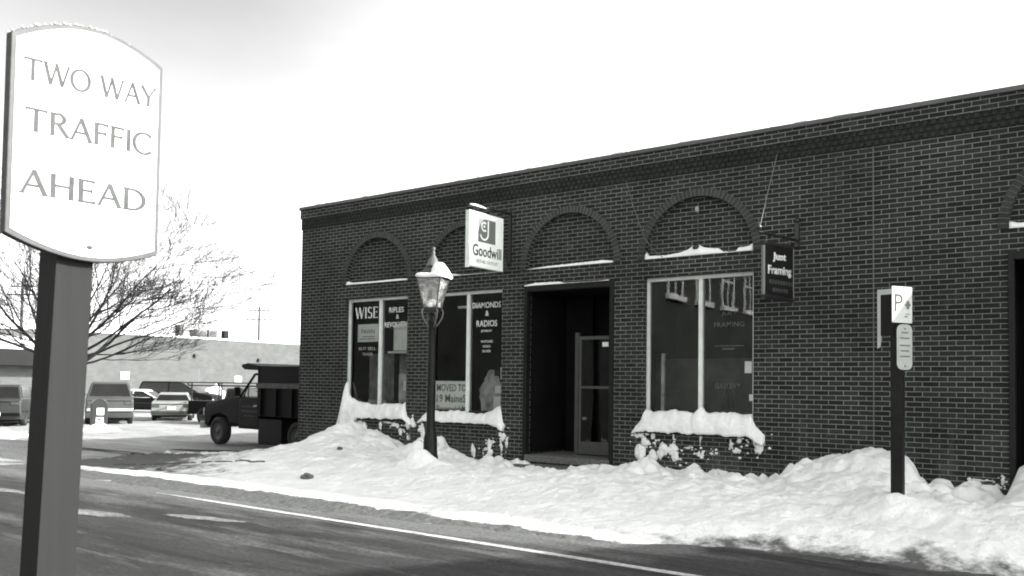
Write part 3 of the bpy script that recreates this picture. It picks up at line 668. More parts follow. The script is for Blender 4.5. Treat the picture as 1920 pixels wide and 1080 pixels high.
lt('JEWELRY', 4.98, 5.24, 2.62, 2.67, win2); lt('WATCHES', 4.98, 5.26, 2.43, 2.475, win2); lt('GOLD', 5.03, 5.21, 2.34, 2.385, win2); lt('SILVER', 5.02, 5.22, 2.25, 2.295, win2)
lt('JUST', 9.72, 9.97, 2.75, 2.82, win4, 'letterdim', .02); lt('FRAMING', 9.60, 10.09, 2.58, 2.66, win4, 'letterdim', .02)
lt('GALLERY', 9.62, 10.03, 1.63, 1.71, win4, 'letterdim', .01)
b = MB(); b.box(9.61, 10.08, LY-.003, LY, 2.285, 2.295); b.box(9.73, 9.93, LY-.003, LY, 2.235, 2.25); b.build('painted_rule', M['letterdim'], win4)
b = MB(); b.box(10.09, 10.20, GY+.014, GY+.018, 1.87, 2.05); b.build('sticker', M['paper'], win4)
b = MB(); b.box(10.16, 10.225, GY+.014, GY+.018, 1.45, 1.55); b.build('sticker', M['paperwhite'], win4)
# goods
def tbox(name, label, cat, x0, x1, y0, y1, z0, z1, mt, group=None, bev=.004):
    b = MB(); b.box(x0, x1, y0, y1, z0, z1); o = b.build(name, M[mt], None, bevel=bev, seg=1); return tag(o, label, cat, group)
for i, (x0, x1) in enumerate(((1.55, 2.30), (2.42, 3.1))):
    vs = []; n = 60; fs = []
    for k in range(n+1):
        x = x0+(x1-x0)*k/n; y = .62+.025*math.sin(k*.9+i)+.012*math.sin(k*2.3)
        vs += [(x, y, 1.0), (x, y*1.0+.0, 2.28)]
        vs += [(x, y+.012, 1.0), (x, y+.012, 2.28)]
    for k in range(n):
        a = 4*k; fs += [(a, a+4, a+5, a+1), (a+2, a+3, a+7, a+6), (a+1, a+5, a+7, a+3)]
    o = mesh('curtain', vs, fs, M['curtain'], None, None, True)
    tag(o, ['grey pleated curtain behind the pane lettered WISE', 'grey pleated curtain below the RIFLES and REVOLVERS lettering'][i], 'curtain', 'curtains in the pawn shop window')
bs = thing('window_poster', 'pale poster with dark lettering below WISE in the left shop window', 'poster', (1.95, GY+.03, 2.68))
b = MB(); b.box(-.30, .30, -.003, .003, -.17, .20); b.build('sheet', M['paper'], bs)
text_on('PAWN', 'lettering', (-.2, -.004, .0), (.4, 0, 0), (0, 0, .09), Y_, M['inkgrey'], bs, .01, .002).name = 'lettering'
b = MB()
for k in range(2): b.box(-.24+.08*k, .20, -.0055, -.004, -.12+.05*k, -.10+.05*k)
b.build('print_lines', M['inkgrey'], bs)
tbox('wall_poster', 'tall pale striped poster below REVOLVERS in the left shop window', 'poster', 2.62, 3.08, .24, .246, 2.32, 2.86, 'paper')
tbox('shelf_board', 'pale shelf edge across the left shop window beneath the posters', 'shelf', 2.42, 3.15, .28, .44, 2.27, 2.31, 'paper')
bx_ = thing('display_carton', 'tall pale carton standing at the right end of the left shop window', 'box', (2.9, .42, .9))
b = MB(); b.box(-.17, .17, -.12, .12, .0, .95); b.build('carton', M['cloth'], bx_, bevel=.006, seg=1)
b = MB(); b.box(-.04, .06, -.125, -.121, .6, .8); b.build('carton_label', M['paper'], bx_)
tbox('display_case', 'low pale case on the floor of the left shop window', 'case', 1.75, 2.28, .4, .7, .9, 1.30, 'cloth')
mv = thing('moved_notice', 'white hand lettered notice reading MOVED TO in the second shop window', 'notice', (4.27, GY+.03, 1.05))
b = MB(); b.box(-.42, .38, -.004, .004, 0, .66); b.build('board', M['paperwhite'], mv)
for s, z0, z1, xa in (('MOVED TO', .46, .60, -.38), ('19 MaineS', .25, .40, -.38), ('BrunswickM', .06, .19, -.38)):
    text_on(s, 'lettering', (xa, -.005, z0), (.73, 0, 0), (0, 0, z1-z0), Y_, M['inkgrey'], mv, .012, .002)
tbox('ceiling_tube', 'pale strip light hanging inside the second window left of DIAMONDS', 'strip light', 4.1, 4.66, .5, .56, 3.14, 3.19, 'paperwhite')
# cloth draped over a stand
vs = []; fs = []; n = 26; mm_ = 20
for j in range(mm_+1):
    for i in range(n+1):
        u_ = i/n; v_ = j/mm_
        top = 1.55+.45*math.sin(math.pi*min(1, u_*1.1))**1.0*(.6+.5*u_)
        x = 4.80+.62*u_; z = .95+(top-.95)*v_; y = .45-.12*v_+.05*fbm(u_*4, v_*3, 5)
        vs.append((x, y, z+.03*fbm(u_*5, v_*2, 1)))
for j in range(mm_):
    for i in range(n): a = j*(n+1)+i; fs.append((a, a+1, a+n+2, a+n+1))
o = mesh('draped_cloth', vs, fs, M['cloth'], None, None, True)
sm = o.modifiers.new('s', 'SOLIDIFY'); sm.thickness = .012
tag(o, 'pale cloth draped over goods behind the DIAMONDS and RADIOS pane', 'cloth')
cards = [(5.28, 1.86, .10, .10, 'ink', 'small black square card in the right pane of the second window'), (5.44, 1.86, .13, .22, 'paper', 'pale printed card near the right edge of the second window'), (5.32, 1.56, .14, .14, 'paperwhite', 'white price card in the middle of the second window display'), (5.30, 1.30, .16, .26, 'paper', 'tall pale card at the bottom of the second window display')]
for (x, z, w_, h_, mt_, lb) in cards: tbox('display_card', lb, 'card', x-w_/2, x+w_/2, .24, .245, z-h_/2, z+h_/2, mt_, 'cards shown in the second window', .001)
# framing shop interior: low partition, easel
tbox('display_partition', 'grey low partition behind the glass of the large framing shop window', 'partition', 8.2, 10.5, .95, 1.0, .9, 2.13, 'innergrey')
tbox('white_post', 'thin pale post standing inside the left of the framing shop window', 'post', 8.56, 8.62, .42, .48, .9, 2.2, 'cloth')
ez = thing('easel', 'thin dark easel behind the GALLERY lettering', 'easel', (9.72, .45, .9))
b = MB(); b.tube([(0, 0, 0), (.0, 0, .8)], .012, 6); b.build('post', M['iron'], ez)
for sg in (-1, 1):
    b = MB(); b.tube([(.2*sg, -.05, 0), (.02*sg, 0, .75)], .010, 6); b.build('leg', M['iron'], ez)
b = MB(); b.tube([(-.12, 0, .45), (.12, 0, .45)], .01, 6); b.build('crossbar', M['iron'], ez)
b = MB(); b.tube([(.42, .1, .0), (.42, .1, 1.0)], .03, 8); o = b.build('dark_stand', M['iron']); o.location = (9.72, .45, .9)
tag(o, 'dark upright stand at the right edge inside the framing shop window', 'stand')

b = MB(); rc = random.Random(9)
for i in range(46):
    x = rc.uniform(.2, 15); L_ = rc.uniform(.03, .16); h_ = rc.uniform(.006, .028)
    b.prism([(-L_, 0), (L_, 0), (L_*.6, h_*.8), (0, h_), (-L_*.7, h_*.6)], (x, -.055+rc.uniform(0, .06), 5.5205), (1, 0, 0), (0, 0, 1), (0, rc.uniform(.05, .12), 0))
o = b.build('coping_snow', M['snowclean']); tag(o, 'small scraps of snow along the metal coping of the brick building', 'snow', None, 'stuff')
# ---- snow lying on ledges and sills
def ledge_snow(name, pts, y0, y1, label, group=None, bot=None, seed=0, mt='snowclean', lean=0.0):
    """pts: (x, ztop); bottom line bot(x); rounded cross-section between y0 (wall) and y1 (front, smaller y)"""
    x0, x1 = pts[0][0], pts[-1][0]; n = max(12, int((x1-x0)/.018)); K = 9
    vs = []; fs = []
    for i in range(n+1):
        x = x0+(x1-x0)*i/n; zt = lerp_tab(pts, x)+.006*fbm(x*14, seed); zb = bot(x) if callable(bot) else bot
        zt = max(zt, zb+.004)
        e = min(1, (i+1)/3, (n-i+1)/3)
        for k in range(K):
            t = k/(K-1)*math.pi/2
            yy = y0+(y1-y0)*math.sin(t)*(0.85+.15*e)+.004*fbm(x*11, k*.4, seed)
            zz = zb+(zt-zb)*math.cos(t)**.8 + lean*(1-math.cos(t))
            vs.append((x, yy, zz))
        vs.append((x, y0, zb-.001))
    W = K+1
    for i in range(n):
        for k in range(W):
            a = i*W+k; c = i*W+(k+1) % W; fs.append((a, c, c+W, a+W))
    fs.append(tuple(range(W))); fs.append(tuple(n*W+k for k in reversed(range(W))))
    o = mesh(name, vs, fs, M[mt], None, None, True)
    bm = bmesh.new(); bm.from_mesh(o.data); bmesh.ops.recalc_face_normals(bm, faces=bm.faces); bm.to_mesh(o.data); bm.free()
    return tag(o, label, 'snow', group)
GS = 'snow lying on the arch ledges'
ledge_snow('ledge_snow', [(1.43, 3.80), (1.55, 3.765), (2.2, 3.757), (2.9, 3.765), (3.14, 3.755), (3.2, 3.73)], .098, -.01, 'thin strip of snow on the ledge above the WISE window', GS, LEDGE, 1)
ledge_snow('ledge_snow', [(3.82, 3.76), (4.2, 3.78), (4.35, 3.77), (4.55, 3.73), (5.5, 3.722)], .098, -.01, 'snow strip on the ledge between lamp head and hanging outlet sign', GS, LEDGE, 2)
ledge_snow('ledge_snow', [(6.10, 3.72), (6.5, 3.755), (7.0, 3.765), (7.5, 3.775), (7.65, 3.78), (7.86, 3.75)], .098, -.01, 'snow strip on the arch ledge above the dark open doorway', GS, LEDGE, 3)
ledge_snow('ledge_snow', [(8.46, 3.84), (8.5, 3.78), (8.8, 3.765), (9.05, 3.79), (9.2, 3.83), (9.27, 3.89), (9.36, 3.89), (9.45, 3.84), (9.7, 3.80), (9.78, 3.74), (10.0, 3.725), (10.03, 3.79), (10.18, 3.80), (10.25, 3.84), (10.27, 3.86)], .098, -.012, 'lumpy snow on the wide arch ledge above the framing shop window', GS, LEDGE, 4)
ledge_snow('ledge_snow', [(13.61, 3.82), (13.7, 3.79), (14.2, 3.80), (15.3, 3.78)], .098, -.012, 'snow on the arch ledge at the right edge of the photo', GS, LEDGE, 5)
ledge_snow('lintel_snow', [(6.09, HEAD+.02), (6.3, HEAD+.05), (6.8, HEAD+.045), (6.95, HEAD+.01), (7.6, HEAD+.006), (7.8, HEAD+.02)], .0, -.05, 'thin frosting of snow on the dark door lintel', None, HEAD+.002, 6)
def sill_snow(pts, bots, y0, y1, label, seed):
    """snow heaped on a sloping sill: front sheet from the top line near the glass down to an overhanging lower edge"""
    x0, x1 = pts[0][0], pts[-1][0]; n = int((x1-x0)/.02); K = 14; vs = []; fs = []
    for i in range(n+1):
        x = x0+(x1-x0)*i/n; zt = lerp_tab(pts, x)+.022*fbm(x*8, seed)+.008*fbm(x*30, seed); zb = lerp_tab(bots, x)+.030*fbm(x*6, seed+3)+.012*fbm(x*25, seed+8)
        inside = lerp_tab([(pts[0][0], 0), (pts[0][0]+.08, 1), (pts[-1][0]-.08, 1), (pts[-1][0], 0)], x)
        ya = y0 if (pts[0][0] < x < pts[-1][0]) else y0
        for k in range(K):
            t = k/(K-1)
            yy = ya+(y1-ya)*(math.sin(t*math.pi/2)**.8)+.01*fbm(x*5, t*4, seed)
            zz = zt+(zb-zt)*(1-math.cos(t*math.pi/2))**.9+.012*fbm(x*7, t*5, seed+1)*math.sin(t*math.pi)
            vs.append((x, yy, zz))
        vs.append((x, y0+(y1-y0)*.75, zb-.002)); vs.append((x, y0+.004, zb+.0))
    W = K+2
    for i in range(n):
        for k in range(W):
            a = i*W+k; c = i*W+(k+1) % W; fs.append((a, c, c+W, a+W))
    fs.append(tuple(range(W))); fs.append(tuple(n*W+k for k in reversed(range(W))))
    o = mesh('sill_snow', vs, fs, M['snow'], None, None, True)
    bm = bmesh.new(); bm.from_mesh(o.data); bmesh.ops.recalc_face_normals(bm, faces=bm.faces); bm.to_mesh(o.data); bm.free()
    return tag(o, label, 'snow', 'snow heaped on the window sills')
sill_snow([(1.30, 1.00), (1.37, 1.28), (1.43, 1.62), (1.47, 1.70), (1.55, 1.36), (1.8, 1.27), (2.3, 1.21), (2.6, 1.24), (3.1, 1.25), (3.2, 1.30), (3.26, 1.02), (3.40, .93)],
          [(1.30, .5), (1.7, .72), (1.9, .93), (3.2, .95), (3.40, .85)], .10, -.10, 'snow heaped on the WISE window sill climbing its left jamb', 11)
sill_snow([(3.60, .93), (3.72, 1.08), (3.85, 1.14), (4.2, 1.12), (4.5, 1.16), (4.75, 1.12), (5.1, 1.10), (5.35, 1.19), (5.52, 1.27), (5.57, 1.30), (5.62, 1.02), (5.66, .94)],
          [(3.60, .90), (3.8, .93), (5.4, .93), (5.66, .82)], .10, -.10, 'snow on the second window sill just right of the lamp post', 12)
sill_snow([(8.30, .96), (8.42, 1.14), (8.47, 1.30), (8.6, 1.24), (9.0, 1.29), (9.3, 1.24), (9.42, 1.36), (9.5, 1.26), (9.9, 1.27), (10.1, 1.25), (10.25, 1.26), (10.32, 1.10), (10.46, .96)],
          [(8.30, .90), (8.5, .93), (10.2, .92), (10.46, .80)], .10, -.11, 'thick smooth snow shelf on the large framing shop window sill', 13)
# snow plastered on the brickwork below the sills (clods)
b = MB()
def clod(x, z, rx_, rz_, ry_=.05, seed=0):
    n1, n2 = 12, 7; vs = []; fs = []
    for j in range(n2+1):
        ph = math.pi*j/n2
        for i in range(n1):
            th = 2*math.pi*i/n1
            d = Vector((math.sin(ph)*math.cos(th), math.cos(ph), math.sin(ph)*math.sin(th)))
            k_ = 1+.5*fbm(d.x*1.8+seed, d.z*1.8, d.y*1.8)+.35*fbm(d.x*5+seed, d.z*5, d.y*5)
            vs.append((x+d.x*rx_*k_, -.005-max(-.3, -d.y)*ry_*k_*1.0 if d.y > 0 else -.005+d.y*ry_*k_, z+d.z*rz_*k_))
    for j in range(n2):
        for i in range(n1): fs.append((j*n1+i, j*n1+(i+1) % n1, (j+1)*n1+(i+1) % n1, (j+1)*n1+i))
    b.add(vs, fs)
cl = [(1.95, .80, .12, .10), (2.1, .72, .10, .12), (2.55, .80, .05, .12), (2.72, .86, .12, .03), (2.95, .80, .14, .06), (3.1, .70, .06, .08), (3.28, .82, .05, .08), (3.42, .88, .07, .10), (3.30, .6, .03, .05),
      (3.66, .80, .09, .12), (3.70, .62, .06, .16), (3.82, .52, .05, .12), (5.62, .72, .10, .10), (5.60, .55, .03, .12), (5.72, .62, .03, .10), (5.34, .48, .07, .16), (5.25, .46, .06, .04), (5.40, .6, .05, .04), (4.95, .40, .05, .16), (5.3, .36, .06, .10),
      (8.38, .86, .10, .06), (8.50, .76, .10, .10), (8.64, .84, .04, .07), (8.42, .58, .14, .16), (8.6, .52, .14, .16), (8.80, .60, .10, .16), (8.95, .64, .14, .12), (9.02, .54, .12, .14), (9.22, .70, .05, .02), (9.45, .60, .07, .07), (9.64, .64, .03, .03), (9.45, .82, .012, .09), (9.00, .86, .012, .06),
      (9.95, .78, .03, .11), (10.02, .70, .08, .05), (10.08, .84, .04, .05), (10.38, .90, .10, .08), (10.36, .76, .10, .09), (10.30, .86, .05, .10), (13.45, .43, .05, .06), (13.52, .50, .03, .05), (13.3, .50, .12, .015)]
for i, (x, z, a, c) in enumerate(cl):
    for k in range(4): clod(x+rnd.uniform(-.5, .5)*a, z+rnd.uniform(-.5, .5)*c, a*rnd.uniform(.3, .75), c*rnd.uniform(.3, .75), .03, i*3.1+k)
    for k in range(6): r_ = rnd.uniform(.006, .018); clod(x+rnd.gauss(0, 1.0)*a, z+rnd.gauss(0, 1.0)*c, r_*1.4, r_, .012, i*7.7+k)
o = b.build('clinging_snow', M['snow'], None, True); tag(o, 'scattered clods of snow stuck to the brick below the sills', 'snow', None, 'stuff')
# dark lump in the snow near the corner
b = MB(); vs = []; fs = []; n1, n2 = 14, 9
for j in range(n2+1):
    for i in range(n1):
        ph = math.pi*j/n2; th = 2*math.pi*i/n1; d = Vector((math.sin(ph)*math.cos(th), math.sin(ph)*math.sin(th), math.cos(ph)))
        k_ = 1+.5*fbm(d.x*2, d.y*2, d.z*2); vs.append((1.30+d.x*.19*k_, -.30+d.y*.13*k_, .50+d.z*.12*k_))
for j in range(n2):
    for i in range(n1): fs.append((j*n1+i, j*n1+(i+1) % n1, (j+1)*n1+(i+1) % n1, (j+1)*n1+i))
b.add(vs, fs); o = b.build('rock', M['granite']); tag(o, 'dark rough lump sticking out of the snow by the building corner', 'rock')
# clods of dirty ice on the verge
for i, (x, y, s, lb) in enumerate([(1.3, -4.05, .07, 'dark clod of ice on the packed snow nearest the parking lot'), (4.5, -3.55, .09, 'dark clod of ice on the snow in line with the lamp post'), (3.1, -1.6, .05, 'small dark clod in the snow in front of the WISE window')]):
    vs = []; fs = []; n1, n2 = 9, 6
    for j in range(n2+1):
        for k in range(n1):
            ph = math.pi*j/n2; th = 2*math.pi*k/n1; d = Vector((math.sin(ph)*math.cos(th), math.sin(ph)*math.sin(th), math.cos(ph)))
            kk = 1+.5*fbm(d.x*2+i*5, d.y*2, d.z*2); vs.append((x+d.x*s*kk*1.3, y+d.y*s*kk, bank_z(x, y)+.02+d.z*s*.7*kk))
    for j in range(n2):
        for k in range(n1): fs.append((j*n1+k, j*n1+(k+1) % n1, (j+1)*n1+(k+1) % n1, (j+1)*n1+k))
    o = mesh('ice_clod', vs, fs, M['granite']); tag(o, lb, 'ice clod', 'dirty clods on the snow')

# ================================================================== HANGING SIGNS
# thrift outlet sign: board in the plane X=const, bracket from the wall
gx = 5.74
hs = thing('hanging_shop_sign', 'white hanging shop sign with square emblem, its top corner sunlit', 'sign', (gx, 0, 0))
b = MB(); b.box(-.035, .035, -1.21, -.26, 3.665, 4.62); b.build('sign_board', M['signgrey'], hs, bevel=.006, seg=1)
b = MB(); b.box(-.042, .042, -1.235, -1.212, 3.64, 4.62); b.build('edge_strip', M['frame'], hs)
def YZ(y, z, w_, h_): return (.0355, y, z), (0, w_, 0), (0, 0, h_)
b = MB(); b.prism([(-.985, 4.11), (-.50, 4.11), (-.50, 4.52), (-.985, 4.52)], (.0354, 0, 0), (0, 1, 0), (0, 0, 1), (.003, 0, 0)); b.build('emblem', M['logogrey'], hs)
b = MB()   # face-like letter g made of arcs on the emblem
def arcstrip(cy, cz, r, a0, a1, w_, n=20, xo=.0388):
    for i in range(n):
        a, c = R(a0+(a1-a0)*i/n), R(a0+(a1-a0)*(i+1)/n)
        p = [(cy+(r-w_/2)*math.cos(a), cz+(r-w_/2)*math.sin(a)), (cy+(r+w_/2)*math.cos(a), cz+(r+w_/2)*math.sin(a)), (cy+(r+w_/2)*math.cos(c), cz+(r+w_/2)*math.sin(c)), (cy+(r-w_/2)*math.cos(c), cz+(r-w_/2)*math.sin(c))]
        b.prism(p, (xo, 0, 0), (0, 1, 0), (0, 0, 1), (.002, 0, 0))
arcstrip(-.82, 4.385, .072, 50, 310, .03, 20); arcstrip(-.82, 4.27, .11, -165, 0, .032, 16)
b.prism([(-.726, 4.27), (-.694, 4.27), (-.694, 4.50), (-.726, 4.50)], (.0386, 0, 0), (0, 1, 0), (0, 0, 1), (.002, 0, 0))
b.prism([(-.84, 4.37), (-.80, 4.37), (-.80, 4.41), (-.84, 4.41)], (.0386, 0, 0), (0, 1, 0), (0, 0, 1), (.002, 0, 0))
b.build('emblem_letter', M['signgrey'], hs)
p, ax, ay = YZ(-1.13, 3.86, .81, .20); text_on('Goodwill', 'lettering', p, ax, ay, (1, 0, 0), M['ink'], hs, .012, .003)
p, ax, ay = YZ(-1.02, 3.745, .60, .055); text_on('RETAIL OUTLET', 'lettering', p, ax, ay, (1, 0, 0), M['inkgrey'], hs, .01, .003)
b = MB(); b.tube([(0, -1.22, 4.70), (0, .0, 4.76)], .022, 8); b.build('bracket_arm', M['iron'], hs)
b = MB(); b.box(-.03, .03, -.035, -.001, 3.84, 4.80); b.build('wall_plate', M['iron'], hs)
for yy in (-1.05, -.42):
    b = MB(); b.tube([(0, yy, 4.61), (0, yy, 4.71)], .008, 6); b.build('hanger', M['iron'], hs)
o = ledge_snow('snow_on_sign_arm', [(-.30, 4.765), (-.2, 4.78), (0.0, 4.775), (.1, 4.75)], .03, -.03, 'small snow ridge on the arm above the white hanging shop sign', None, 4.735, 21)
o.rotation_euler = (0, 0, R(90)); o.location = (gx, -.85, -.02)
# framing shop sign
jx = 10.94
js = thing('hanging_frame_sign', 'small dark hanging sign with white lettering beside the large window', 'sign', (jx, 0, 0))
b = MB()
pts = [(-1.42, 2.90), (-.24, 2.90), (-.24, 3.68), (-1.42, 3.55)]
pts = [(-1.42, 2.86), (-.25, 2.90), (-.25, 3.66), (-1.42, 3.55)]
b.prism(pts, (-.02, 0, 0), (0, 1, 0), (0, 0, 1), (.04, 0, 0)); b.build('sign_board', M['black'], js)
for (a, c) in ((pts[0], pts[1]), (pts[2], pts[3])):
    b = MB(); b.tube([(0, a[0], a[1]), (0, c[0], c[1])], .035, 6); b.build('dark_frame_rail', M['iron'], js)
M['stile'] = mat('pale_stile', .12, .5)
for (a, c) in ((pts[1], pts[2]), (pts[3], pts[0])):
    b = MB(); b.tube([(0.0, a[0], a[1]+.02*(1 if a[1] < c[1] else -1)), (0.0, c[0], c[1]-.02*(1 if a[1] < c[1] else -1))], .028, 6)
    b.build('pale_frame_stile', M['stile'], js)
text_on('Just', 'lettering', (.0205, -1.12, 3.345), (0, .55, .045), (0, 0, .135), (1, 0, 0), M['letterwhite'], js, .04, .003)
text_on('Framing', 'lettering', (.0205, -1.30, 3.13), (0, .96, .075), (0, 0, .155), (1, 0, 0), M['letterwhite'], js, .04, .003)
b = MB()
for k in range(9): b.prism([(-1.25+k*.11, 3.045+k*.006), (-1.18+k*.11, 3.045+k*.006), (-1.18+k*.11, 3.10+k*.006), (-1.25+k*.11, 3.10+k*.006)], (.0205, 0, 0), (0, 1, 0), (0, 0, 1), (.002, 0, 0))
for k in range(6): b.prism([(-1.12+k*.11, 2.945+k*.006), (-1.05+k*.11, 2.945+k*.006), (-1.05+k*.11, 3.0+k*.006), (-1.12+k*.11, 3.0+k*.006)], (.0205, 0, 0), (0, 1, 0), (0, 0, 1), (.002, 0, 0))
b.build('faded_lettering', mat('faded', .045, .6), js)
b = MB(); b.tube([(0, -1.62, 3.68), (0, -.02, 3.80)], .02, 8); b.build('bracket_arm', M['iron'], js)
b = MB(); b.box(-.03, .03, -.05, -.001, 3.70, 4.05); b.lathe([(.001, 4.05), (.035, 4.07), (.04, 4.10), (.02, 4.13), (.001, 4.15)], 10, (0, -.03, 0)); b.build('wall_plate', M['iron'], js)
b = MB(); b.lathe([(.001, 0), (.04, .02), (.05, .05), (.03, .09), (.001, .12)], 10, (0, -1.60, 3.69)); b.build('finial', M['iron'], js, True)
for yy, z0, z1 in ((-1.3, 3.57, 3.70), (-.38, 3.66, 3.77)):
    b = MB(); b.tube([(0, yy, z0), (0, yy, z1)], .009, 6); b.build('hanger', M['iron'], js)
b = MB(); b.tube([(0, -1.58, 3.70), (-.15, -.8, 4.42), (-.30, -.005, 5.12)], .006, 5); b.build('guy_wire', mat('wire', .10, .6), js)
# loose cable over the brickwork
b = MB(); b.tube([(8.12, -.03, 5.04), (8.28, -.03, 4.55), (8.46, -.03, 4.08), (8.62, -.04, 3.86), (8.80, -.03, 3.72)], .006, 5)
o = b.build('cable', mat('cable', .09, .7)); tag(o, 'thin slack cable hanging down the brick left of the large arch', 'cable')

# ================================================================== LAMP POST
lp = thing('street_lamp', 'black lantern street lamp with snow on its roof in front of the shops', 'street lamp', (5.66, -2.0, 0))
b = MB(); b.lathe([(.13, .0), (.13, .45), (.115, .52), (.11, .76), (.085, .86), (.075, .90), (.07, 1.0), (.066, 1.6), (.062, 2.3), (.056, 2.62), (.07, 2.64), (.07, 2.68), (.05, 2.70), (.05, 2.78), (.001, 2.80)], 20)
b.build('post', M['black'], lp, True)
b = MB(); z0, z1, r0, r1 = 2.88, 3.36, .155, .285; ro = R(45+20)
for k in range(4):
    t = ro+k*math.pi/2
    b.tube([(r0*math.cos(t), r0*math.sin(t), z0), (r1*math.cos(t), r1*math.sin(t), z1)], .011, 6)
for rr, zz in ((r0, z0), (r1, z1)):
    P = [(rr*math.cos(ro+k*math.pi/2), rr*math.sin(ro+k*math.pi/2), zz) for k in range(5)]
    for a, c in zip(P, P[1:]): b.tube([a, c], .014, 6)
lan = b.build('lantern_frame', mat('worn_lantern_paint', .055, .4, 0, .5, 8), lp)
b = MB()
for k in range(4):
    t = ro+k*math.pi/2; t2 = t+math.pi/2
    b.add([(r0*math.cos(t), r0*math.sin(t), z0), (r0*math.cos(t2), r0*math.sin(t2), z0), (r1*math.cos(t2), r1*math.sin(t2), z1), (r1*math.cos(t), r1*math.sin(t), z1)], [(0, 1, 2, 3)])
b.build('lantern_glass', M['lampglass'], lp)
b = MB(); b.lathe([(.10, 2.80), (.15, 2.84), (.155, 2.875), (.001, 2.88)], 4, (0, 0, 0), ro); b.build('lantern_base', M['iron'], lp)
b = MB(); b.lathe([(.001, 2.885), (.125, 2.886), (.13, 2.96), (.10, 2.99), (.04, 3.02), (.001, 3.03)], 12); b.build('snow_in_lantern', M['snowclean'], lp, True)
b = MB(); b.lathe([(.30, 3.36), (.30, 3.375), (.155, 3.52), (.11, 3.56)], 4, (0, 0, 0), ro); b.build('lantern_roof', mat('lamp_roof', .045, .4), lp)
b = MB(); b.lathe([(.115, 3.555), (.115, 3.58), (.10, 3.60), (.07, 3.68), (.03, 3.74), (.022, 3.76), (.035, 3.78), (.02, 3.80), (.016, 3.82), (.03, 3.84), (.03, 3.86), (.001, 3.885)], 14); b.build('chimney', mat('lamp_chimney', .10, .4), lp, True)
# scroll arms from post to lantern
for k in range(4):
    t = ro+k*math.pi/2; c_, s_ = math.cos(t), math.sin(t)
    b = MB(); b.tube([(.055*c_, .055*s_, 2.56), (.11*c_, .11*s_, 2.63), (.17*c_, .17*s_, 2.72), (.19*c_, .19*s_, 2.82), (.155*c_, .155*s_, 2.88)], .013, 6); b.build('scroll_arm', mat('scroll_paint', .09, .4) if k == 0 else bpy.data.materials['scroll_paint'], lp, True)
# snow cap on the lantern roof, heavy on one side
vs = []; fs = []; n = 28; K = 7
for k in range(K+1):
    u_ = k/K
    for i in range(n):
        t = 2*math.pi*i/n; dirx = math.cos(t); right_ = max(0, math.cos(t-R(30)))
        sq = 1/max(abs(math.cos(t-ro-math.pi/4)), abs(math.sin(t-ro-math.pi/4)))*.7071
        rr = (.30*sq+.02+.05*right_)*u_+.085*(1-u_)
        zz = 3.565-(.565-.36)*u_ if 0 else 3.59-.20*u_
        bul = (.03+.075*right_)*math.sin(math.pi*min(1, u_*.9+.08))
        dark = sst(.25, -.15, math.cos(t-R(30)))*sst(.80, .62, u_)
        vs.append((rr*dirx, rr*math.sin(t), zz+bul-dark*.10+.008*fbm(dirx*3, math.sin(t)*3, u_*3)))
for i in range(n): vs.append((vs[K*n+i][0]*.93, vs[K*n+i][1]*.93, 3.362))
for k in range(K+1):
    for i in range(n): fs.append((k*n+i, k*n+(i+1) % n, (k+1)*n+(i+1) % n, (k+1)*n+i))
o = mesh('lantern_snow', vs, fs, M['snowclean'], None, None, True); o.location = lp.location
tag(o, 'cap of snow on the four sided lantern roof of the street lamp', 'snow')

# ================================================================== PARKING SIGN POST
pp = thing('parking_sign_post', 'dark square timber post with parking plates in front of the brick wall', 'sign post', (12.76, -2.25, 0))
b = MB(); b.box(-.062, .062, -.062, .062, -.1, 2.66); b.build('post', M['black'], pp, bevel=.006)
def rounded(w_, h_, r_, n=5):
    P = []
    for cx_, cz_, a0 in ((w_-r_, r_, -90), (w_-r_, h_-r_, 0), (r_, h_-r_, 90), (r_, r_, 180)):
        for i in range(n+1): a = R(a0+90*i/n); P.append((cx_+r_*math.cos(a), cz_+r_*math.sin(a)))
    return P
A = R(59); ux = Vector((math.cos(A), math.sin(A), 0)); nx_ = Vector((math.sin(A), -math.cos(A), 0))
org = Vector((.075, -.075, 0))-ux*.165
def pl(name, x0, z0, w_, h_, r_, mt, push=0.0):
    b = MB(); b.prism([(p_[0]+x0, p_[1]) for p_ in rounded(w_, h_, r_)], org+Vector((0, 0, z0))+nx_*push, ux, (0, 0, 1), nx_*.006); return b.build(name, M[mt], pp)
M['plate_white'] = mat('plate_enamel', .50, .5, 0, .06, 5); M['plate_grey'] = mat('weathered_plate', .33, .6, 0, .12, 8)
pl('parking_plate', 0.0, 2.375, .295, .40, .012, 'plate_white')
pl('arrow_plate', .07, 1.86, .225, .50, .07, 'plate_grey')
fc = nx_*.0065
text_on('P', 'lettering', org+ux*.035+Vector((0, 0, 2.50))+fc, ux*.12, (0, 0, .19), nx_, M['ink'], pp, .0, .002)
b = MB()
for (x0, z0, w_, h_) in ((.19, 2.56, .08, .03), (.21, 2.53, .04, .09), (.18, 2.44, .05, .012), (.19, 2.47, .07, .008)): b.prism([(x0, 0), (x0+w_, 0), (x0+w_, h_), (x0, h_)], org+Vector((0, 0, z0))+fc, ux, (0, 0, 1), nx_*.002)
for k, (wd, z0) in enumerate(((.10, 2.26), (.14, 2.20), (.15, 2.12), (.12, 2.06), (.15, 2.00))): b.prism([(.185-wd/2, 0), (.185+wd/2, 0), (.185+wd/2, .016), (.185-wd/2, .016)], org+Vector((0, 0, z0))+fc, ux, (0, 0, 1), nx_*.0015)
b.build('small_print', mat('faint_print', .12, .6), pp)
